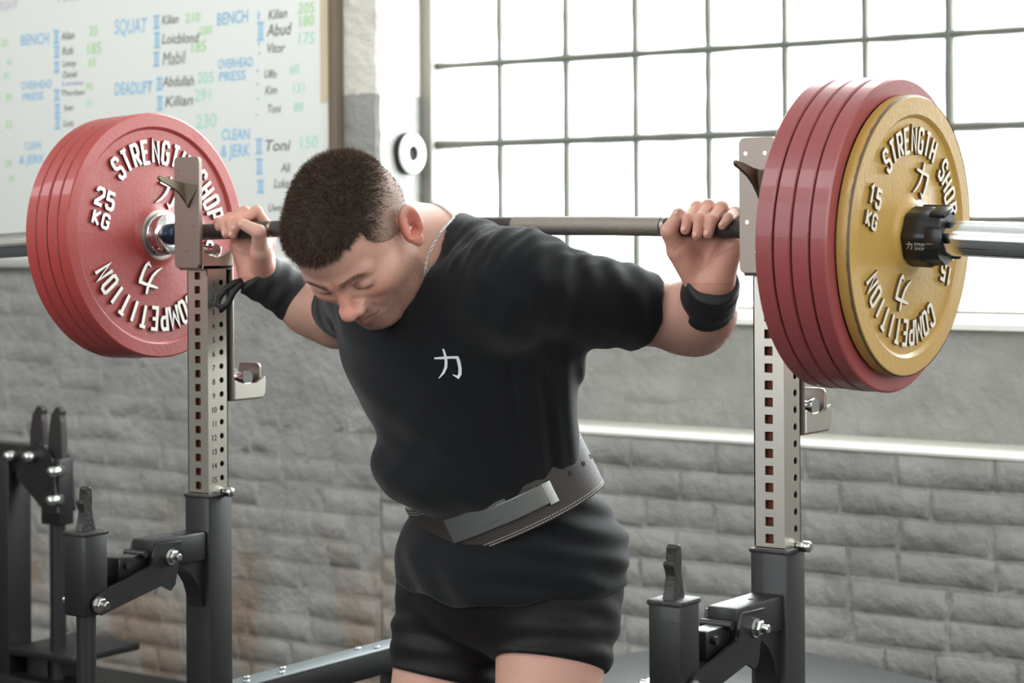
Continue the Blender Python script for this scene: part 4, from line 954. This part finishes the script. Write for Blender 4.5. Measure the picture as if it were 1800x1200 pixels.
# ------ hair: cropped cap over the crown, faded sides, and fine bristles
def hairline(h):
    """>0 inside the haired area (metres from the edge)"""
    aL = np.abs(h[:, 2]) + .0015*np.sin(h[:, 1]*400)
    ft = np.interp(h[:, 1], [-.05, 0, .024, .054, .076, .098], [.006, .012, .028, .046, .054, .046])
    temple = (ft - h[:, 0])*(aL > .03) + (aL <= .03)*-.02
    front = h[:, 1] - (.0895 + .10*np.maximum(aL-.02, 0) + .0012*np.sin(h[:, 2]*520) + .0010*np.sin(h[:, 2]*1130))
    back = .03 - h[:, 0] + (h[:, 1]-.06)*.4
    g = np.maximum(np.maximum(front, temple), np.where(h[:, 0] < .0, back, -1))
    nape = h[:, 1] + .040 - .30*np.clip(h[:, 0]+.05, 0, .1)
    return np.minimum(g, nape)
def hairsdf(p):
    h = tohead(p); aL = np.abs(h[:, 2])
    top = sm(h[:, 1]-.55*np.maximum(aL-.055, 0)+.12*h[:, 0], .050, .105)
    t = .0010 + .0070*top
    hl = hairline(h); t = t*np.clip(hl/.010, -1, 1) - .004*(hl < 0)
    n = .0010*np.sin(h[:, 0]*330+5*np.sin(h[:, 2]*70))*np.sin(h[:, 2]*310+4*np.sin(h[:, 0]*90))*top
    return ((cranium(h) - t - n)*HS).astype(f4)
c0 = fromhead((-.005, .06, 0))[0]
hv, hq = surface(hairsdf, ax(c0[0]-.16, c0[0]+.16, .003), ax(c0[1]-.16, c0[1]+.16, .003), ax(c0[2]-.16, c0[2]+.16, .003))
hh = tohead(hv); keep = (hairline(hh) > -.004)[hq].all(1) & (cranium(hh) > -.0004)[hq].all(1)
hq = hq[keep]; used, inv = np.unique(hq, return_inverse=True); hv = hv[used]; hq = inv.reshape(hq.shape)
hme = npmesh('hair', hv, hq); hh = tohead(hv)
topm = sm(hh[:, 1]-.55*np.maximum(np.abs(hh[:, 2])-.055, 0)+.12*hh[:, 0], .040, .098)
hc = srgb(150, 116, 98)*(1-topm[:, None]) + srgb(56, 44, 38)*topm[:, None]
ah = hme.color_attributes.new('tint', 'FLOAT_COLOR', 'POINT'); ah.data.foreach_set('color', np.c_[hc, np.ones(len(hc))].astype(f4).ravel())
MT['hair'] = mat('cropped_brown_hair', rgb(58, 45, 38), 0.62, 0, 0.35, 220, 0.8, 700, attr='tint')
hair = link('hair', hme, MT['hair'], person, True)
hme.calc_loop_triangles() if hasattr(hme, 'calc_loop_triangles') else None
nrm = np.empty(len(hv)*3, f4); hme.vertices.foreach_get('normal', nrm); nrm = nrm.reshape(-1, 3)
cen = hv[hq].mean(1); cn_ = nrm[hq].mean(1); hcn = tohead(cen); tp = sm(hcn[:, 1]-.55*np.maximum(np.abs(hcn[:, 2])-.055, 0)+.12*hcn[:, 0], .035, .098)
prob = (0.25+0.75*tp); NB = 26000
pick = rs.choice(len(cen), NB, p=prob/prob.sum()); b0 = cen[pick] + rs.normal(0, .0012, (NB, 3)); tpb = tp[pick][:, None]
dirn = cn_[pick] + .45*HF - .05*HU + rs.normal(0, .22, (NB, 3)); dirn /= np.linalg.norm(dirn, axis=1)[:, None]
ln = (.0022 + .0065*tpb)*(0.6+0.7*rs.rand(NB, 1)); sd = np.cross(dirn, rs.normal(0, 1, (NB, 3))); sd /= np.linalg.norm(sd, axis=1)[:, None]
tri = np.stack([b0-sd*.00045-cn_[pick]*.001, b0+sd*.00045-cn_[pick]*.001, b0+dirn*ln], 1).reshape(-1, 3)
bme = npmesh('bristles', tri, np.arange(NB*3).reshape(-1, 3))
MT['bristle'] = mat('brown_bristle', rgb(88, 67, 54), 0.5, 0, 0.3, 300)
tag(link('bristles', bme, MT['bristle'], hair, False), kind='stuff')

# ------ clothes
def wr(p, d, f, ph, a):      # one family of folds: ridges along planes normal to d
    u = p@unit(d).astype(f4); return a*np.sin(u*f + ph)
def sleeve_end(p, s, frac, g):
    A = ARM[s]; u = unit(A['elb']-A['sh']); return (p-A['sh'])@u - np.linalg.norm(A['elb']-A['sh'])*frac
def shirt(p, blouse=True):
    d = trunk(p)
    # shoulders and sleeves
    for s in (1, -1):
        A = ARM[s]; sh, eb = A['sh'], A['elb']; u = unit(eb-sh)
        end = sh+(eb-sh)*.80
        a = rc(p, sh, end, .074, .064 if s > 0 else .060); a = smin(a, el(p, sh, (.080, .076, .078)), .04)
        q = (p-sh)@u
        a = a + .0013*np.sin(q*120+4*(p[:, 2])*20)*sm(q, .05, .14) + .0012*np.sin(q*60 + p[:, 0]*70+p[:, 1]*50)
        a = smax(a, sleeve_end(p, s, .70, 0) + .004*np.sin(p[:, 2]*90), .005)
        d = smin(d, a, .045)
    # loose cloth hanging from the armpit to the waist on his left
    d = smin(d, rc(p, (.212, -.030, -.185), (.160, .035, -.265), .042, .034), .05)
    d = smin(d, rc(p, (-.135, -.05, -.19), (-.10, .01, -.33), .05, .045), .06)
    # belly blousing over the belt and the skirt below it
    if blouse: d = smin(d, el(p, (.008, -.022, -.390), (.142, .100, .078), TR), .03)
    sk = el(p, (.036, .108, -.555), (.196, .158, .150), TR)
    skc = rc(p, (.036, .105, -.54), (.032, .112, -.66), .150, .160); 
    q = p-V3(.034, .108, -.60); ang = np.arctan2(q[:, 1], q[:, 0])
    skc = (np.sqrt((q[:, 0]/.198)**2 + (q[:, 1]/.160)**2)-1)*.165
    skc = smax(skc, p[:, 2]+.49, .08)
    sk = smin(sk, skc, .03)
    low = sm(-p[:, 2], .50, .60)
    sk = sk + .0045*np.sin(ang*5+1.2+p[:, 2]*14)*low + .0035*np.sin(ang*11+p[:, 2]*40)*low + .0028*np.sin(p[:, 2]*150 + 3*np.sin(ang*2) + q[:, 0]*25)*sm(q[:, 0], -.02, .12)
    wst = np.abs((p-V3(.034, .062, -.462))@TR[2])
    d = smin(d, sk, .035)
    d = d + .010*(1-sm(wst, .03, .06))*0
    # folds
    d = d + .0011*np.sin(p@V3(40, 20, 65)+3*np.sin(p@V3(9, 4, 15))) + .0008*np.sin(p@V3(-55, 30, 50)+2*np.sin(p@V3(14, 9, -11)))
    side = sm(p[:, 0], .13, .20)*sm(-p[:, 2], .19, .24)*(1-sm(-p[:, 2], .40, .46))
    d = d + side*(.0035*np.sin(p[:, 0]*95 + p[:, 1]*70 + p[:, 2]*14+1) + .002*np.sin(p[:, 0]*190 + p[:, 1]*140 + p[:, 2]*25))
    shl = sm(p[:, 0], .08, .13)*(1-sm(p[:, 0], .30, .36))*sm(p[:, 2], -.10, -.03)
    d = d + shl*(.0022*np.sin(p[:, 0]*150 + p[:, 2]*70) + .0012*np.sin(p[:, 0]*260-p[:, 2]*90))
    # neck opening and hem
    nk = rc(p, NK0+V3(.004, .008, -.02), NK1, .079, .075)
    front = rc(p, NK0+V3(-.004, -.05, -.03), NK0+V3(-.01, -.20, .0), .078, .092)
    d = smax(d, -smin(nk, front, .02), .006)
    hem = -(p[:, 2] + .598 + .004*np.sin(p[:, 0]*22+.5) + .004*np.sin(p[:, 0]*60) - .10*(p[:, 1]-.1))
    d = smax(d, hem, .006)
    return d.astype(f4)
h_ = .0050
sv, sq = surface(shirt, ax(-.40, .42, h_), ax(-.27, .31, h_), ax(-.68, .05, h_))
sv = relax(sv, sq, 2)
sme = npmesh('shirt', sv, sq)
MT['shirt'] = mat('charcoal_cotton', rgb(12, 14, 17), 0.85, 0, 0.12, 240, 0.25, 900, sheen=0.12, spec=0.18)
link('shirt', sme, MT['shirt'], person, True)
def shorts(p):
    d = el(p, (.030, .105, -.585), (.178, .150, .12), TR)
    for s in (1, -1):
        L = LEG[s]; hip, kn = L['hip'], L['kn']; u = unit(kn-hip); q = (p-hip)@u
        ang = np.arctan2(p[:, 1]-hip[1], p[:, 0]-hip[0])
        lg = leg(p, s, .008) + .0022*np.sin(q*150+ang*2)*sm(q, .03, .09)+.0015*np.sin(q*90-ang*3)
        cut = q - (.118 + .03*(ang/3.14)*0 + (.012 if s > 0 else .060)) - (.055*(p[:, 0]-hip[0]) if s > 0 else .02*(p[:, 0]-hip[0]))
        lg = smax(lg, cut, .005)
        d = smin(d, lg, .03) if s > 0 else smin(d, lg, .025)
    return d.astype(f4)
pv, pq = surface(shorts, ax(-.22, .32, .004), ax(-.10, .31, .004), ax(-.80, -.45, .004))
pv = relax(pv, pq, 2); pme = npmesh('shorts', pv, pq)
MT['shorts'] = mat('black_stretch_cloth', rgb(9, 9, 10), 0.6, 0, 0.1, 200, 0.15, 700, sheen=0.04, spec=0.25)
link('shorts', pme, MT['shorts'], person, True)
# brush character on the chest, wrapped on the cloth
bvh = BVHTree.FromPolygons([tuple(v) for v in sv], [tuple(q) for q in sq])
def onto(px, pz, off=0.0007, y0=-.6):
    hit = bvh.ray_cast(Vector((px, y0, pz)), Vector((0, 1, 0)))
    return (hit[0] + Vector((0, -off, 0))) if hit[0] is not None else Vector((px, -.15, pz))
dl = []
CH = .050; CXp, CZp = .112, -.2135
for si, (poly, wd) in enumerate(POWER):
    L, R = strip(poly, [x*1.0 for x in wd]); n = len(L); pts = []
    bm = bmesh.new(); rows = []
    for i in range(n-1):
        for k in range(5 if i < n-2 else 6):
            t = k/5; l = L[i].lerp(L[i+1], t); r = R[i].lerp(R[i+1], t)
            rows.append([bm.verts.new(onto(CXp + (l.lerp(r, q/3).x-.45)*CH*1.02, CZp + (l.lerp(r, q/3).y-.5)*CH)) for q in range(4)])
    for a, b in zip(rows, rows[1:]):
        for q in range(3): bm.faces.new((a[q], a[q+1], b[q+1], b[q]))
    for v in bm.verts: v.co.y -= .0008
    link('shirt_print', tomesh(bm, 'shirt_print'), mat('white_shirt_print', rgb(225, 226, 228), 0.7), person)
# lifting belt: a leather band that follows the cloth round the waist
BC = V3(.035, .065, -.453); bT = unit((-.33, -.29, .90)); bX = unit(np.cross((0, 1, 0), bT)); bX = bX if bX[0] > 0 else -bX; bY = unit(np.cross(bT, bX))
NA = 160; angs = np.linspace(0, 2*np.pi, NA, endpoint=False)
def girth(hgt):
    out = np.full(NA, .02, f4)
    dirs = np.cos(angs)[:, None]*bX + np.sin(angs)[:, None]*bY
    rr = np.linspace(.06, .26, 101)
    P = (BC + bT*hgt)[None, None] + dirs[:, None]*rr[None, :, None]
    D = shirt(P.reshape(-1, 3).astype(f4), False).reshape(NA, -1)
    ins = D < 0
    return np.array([rr[np.nonzero(i)[0].max()] if i.any() else .1 for i in ins])
G = np.array([girth(t) for t in (-.02, 0, .02)]).mean(0)
G0 = np.real(np.fft.ifft(np.where(np.abs(np.fft.fftfreq(NA)*NA) <= 4, np.fft.fft(G), 0))) + .006
_dl = (np.degrees(angs)-188+180) % 360 - 180
G0 = G0 - .050*np.exp(-(_dl/47)**2) + .010*np.exp(-((_dl+160)/50)**2) + .010*np.exp(-((_dl-200)/50)**2)
def bandpt(i, hgt, off): 
    a = angs[i % NA]; r = G0[i % NA]+off
    return BC + bT*hgt + (np.cos(a)*bX + np.sin(a)*bY)*r
def band(i0, i1, h0f, h1f, o0, o1, bev=0.002):
    bm = bmesh.new(); rows = []
    idx = range(i0, i1+1); full = (i1-i0) >= NA
    for i in idx:
        if full and i == i1: break
        h0, h1 = h0f(i), h1f(i); b = bev
        prof = [(h0, o0), (h0, o1-b), (h0+b, o1), (h1-b, o1), (h1, o1-b), (h1, o0)]
        rows.append([bm.verts.new(bandpt(i, *q)) for q in prof])
    n = len(rows)
    for k in range(n if full else n-1):
        A, B = rows[k], rows[(k+1) % n]
        for q in range(6): bm.faces.new((A[q], B[q], B[(q+1) % 6], A[(q+1) % 6]))
    if not full: bm.faces.new(rows[0]); bm.faces.new(rows[-1][::-1])
    return bm
MT['leather'] = mat('dark_brown_leather', rgb(50, 44, 41), 0.6, 0, 0.15, 60, 0.3, 500)
MT['thread'] = mat('pale_thread', rgb(190, 184, 172), 0.7)
belt = link('belt', tomesh(band(0, NA, lambda i: -.048, lambda i: .048, -.004, .008), 'belt'), MT['leather'], person, True, True, 40)
bm = bmesh.new()
for hgt in (-.0445, -.040, .040, .0445):
    for i in range(NA*3):
        if i % 2: continue
        t0, t1 = i/3, (i+1.1)/3
        def bp(t, hh):
            i0 = int(math.floor(t)); fr_ = t-i0; return Vector(bandpt(i0, hh, .0087)*(1-fr_) + bandpt(i0+1, hh, .0087)*fr_)
        vsq = [bm.verts.new(bp(t, hh)) for t, hh in ((t0, hgt-.0006), (t1, hgt-.0006), (t1, hgt+.0006), (t0, hgt+.0006))]; bm.faces.new(vsq)
tag(link('stitching', tomesh(bm, 'stitching'), MT['thread'], belt, False), kind='stuff')
MT['lever'] = mat('brushed_lever_steel', rgb(150, 152, 148), 0.32, 0.9, 0.12, 70)
BI = 131
bk = link('buckle', tomesh(band(BI-15, BI+7, lambda i: -.021, lambda i: .021, .0078, .0135, .0015), 'buckle'), MT['lever'], person, True, True, 35)
link('lever', tomesh(band(BI+4, BI+17, lambda i: -.021, lambda i: .013, .0078, .0165, .0015), 'lever'), MT['lever'], bk, True, True, 35)
link('lever_inset', tomesh(band(BI-2, BI+5, lambda i: -.011, lambda i: .011, .0135, .0150, .0008), 'lever_inset'), MT['lever'], bk, True, True, 35)
link('end_bar', tomesh(band(BI+16, BI+18, lambda i: -.025, lambda i: .014, .0078, .0180, .0015), 'end_bar'), MT['zinc'], bk, True, True, 35)
for q in (24, 29, 34, 39):
    c = Vector(bandpt(BI+q, .004, .0083)); nn = (c-Vector(BC)); nn -= Vector(bT)*nn.dot(Vector(bT)); nn.normalize()
    bm = bmesh.new(); tube(bm, [c-nn*.002, c+nn*.0006], .0042, 12); link('belt_hole', tomesh(bm, 'belt_hole'), MT['hole'], belt)
# wrist wraps
MT['wrap'] = mat('black_wrap_fabric', rgb(24, 24, 26), 0.6, 0, 0.1, 120, 0.35, 800, sheen=0.0)
for s in (1, -1):
    A = ARM[s]; eb, wr_ = A['elb'], A['wr']; u = unit(eb-wr_)
    def wrapf(p, s=s, u=u, wr_=wr_, eb=eb):
        q = (p-wr_)@u; side_ = p-wr_-q[:, None]*u; ang = np.arctan2(side_[:, 2], side_[:, 0])
        r = .0435 + .08*np.maximum(q-.02, 0) + .0016*np.tanh(6*np.sin(ang*1.0+q*25+.6)) + .0010*np.sin(q*210)
        d = np.linalg.norm(side_*np.array([1.0, 1.1, 1.0], f4), axis=1) - r
        d = smax(d, q-.076-.004*np.sin(ang*2), .006); d = smax(d, -q-.018+.004*np.sin(ang*2+1), .006); return d.astype(f4)
    m0 = wr_+u*.035
    wv, wq = surface(wrapf, ax(m0[0]-.10, m0[0]+.10, .003), ax(m0[1]-.10, m0[1]+.10, .003), ax(m0[2]-.10, m0[2]+.10, .003))
    wo = link('wrist_wrap', npmesh('wrist_wrap', relax(wv, wq, 1), wq), MT['wrap'], person, True)
    if s < 0:
        wo['label'] = 'black wrist wrap with a thumb loop hanging loose'
        pl = LOOP
        bm = bmesh.new(); tube(bm, pl, .0062, 8)
        link('thumb_loop', tomesh(bm, 'thumb_loop'), MT['wrap'], wo, True)
# finger nails
MT['nail'] = mat('finger_nail', rgb(194, 147, 130), 0.35, 0, 0.05, 100)
for s in (1, -1):
    for i in range(5):
        f = [Vector(q) for q in (FING[s][i] if i < 4 else THUMB[s])]; t = (f[3]-f[2]).normalized(); out = Vector((0, -1, .25)) if i < 4 else (Vector((-.3*s, -1, .2)))
        out = (out-t*out.dot(t)).normalized(); sd = t.cross(out); r = FR[i][3] if i < 4 else .0098
        bm = bmesh.new(); bmesh.ops.create_uvsphere(bm, u_segments=12, v_segments=8, radius=1)
        Mx = Matrix((sd*r*.58, t*r*.62, out*.0013)).transposed().to_4x4(); Mx.translation = f[3]+out*(r-.0006)-t*r*.05
        bmesh.ops.transform(bm, matrix=Mx, verts=bm.verts); link('fingernail', tomesh(bm, 'fingernail'), MT['nail'], person, True)
# necklace: curb chain lying round the neck
cpts = CHAIN
cp = []
def snap(pt, off):
    q = np.array([pt], f4)
    for _ in range(12):
        e = .002; d0 = body(q)[0]; g = np.array([(body(q+np.eye(3, dtype=f4)[k]*e)[0]-d0)/e for k in range(3)], f4); g /= max(np.linalg.norm(g), 1e-6); q = q - (d0-off)*g*.8
    return Vector(q[0])
for a, b in zip(cpts, cpts[1:]):
    for t in range(6): cp.append(snap(tuple(Vector(a).lerp(Vector(b), t/6)), .0016))
bm = bmesh.new(); dens = []
for a, b in zip(cp, cp[1:]): dens += [a.lerp(b, t/2) for t in range(2)]
for k in range(len(dens)-1):
    a, b = dens[k], dens[k+1]; t = (b-a).normalized(); n1 = (a-Vector(NK0)).normalized(); n1 = (n1-t*n1.dot(t)).normalized(); n2 = t.cross(n1)
    if k % 2: n1, n2 = (n1+n2*.9).normalized(), (n2-n1*.9).normalized()
    ring = [((a+b)/2 + t*math.cos(q*math.pi/4)*(b-a).length*.95 + n2*math.sin(q*math.pi/4)*.0020) for q in range(8)]
    tube(bm, ring, .0006, 5, True)
link('necklace', tomesh(bm, 'necklace'), MT['chrome'], person, True)

# fine hairs on his left forearm and elbow
L_ = ARM[1]; nb = np.empty(len(vs)*3, f4); me.vertices.foreach_get('normal', nb); nb = nb.reshape(-1, 3)
reg = np.nonzero((rc(vs, L_['elb']+V3(-.06, -.06, .01), L_['elb']+(L_['wr']-L_['elb'])*.35, .075, .075) < 0) & (hand(vs, 1) > .03) & (arm(vs, 1) < .004) & (sleeve_end(vs, 1, .74, 0) > 0))[0]
pk = rs.choice(reg, 900); b0 = vs[pk]; dn = nb[pk]*.8 + np.array([.35, .1, -.25]) + rs.normal(0, .35, (900, 3)); dn /= np.linalg.norm(dn, axis=1)[:, None]
sd = np.cross(dn, rs.normal(0, 1, (900, 3))); sd /= np.linalg.norm(sd, axis=1)[:, None]; ln = .004 + .006*rs.rand(900, 1)
tri = np.stack([b0-sd*.00022, b0+sd*.00022, b0+dn*ln], 1).reshape(-1, 3)
tag(link('arm_hair', npmesh('arm_hair', tri, np.arange(2700).reshape(-1, 3)), mat('fair_arm_hair', rgb(176, 140, 112), 0.5), person, False), kind='stuff')
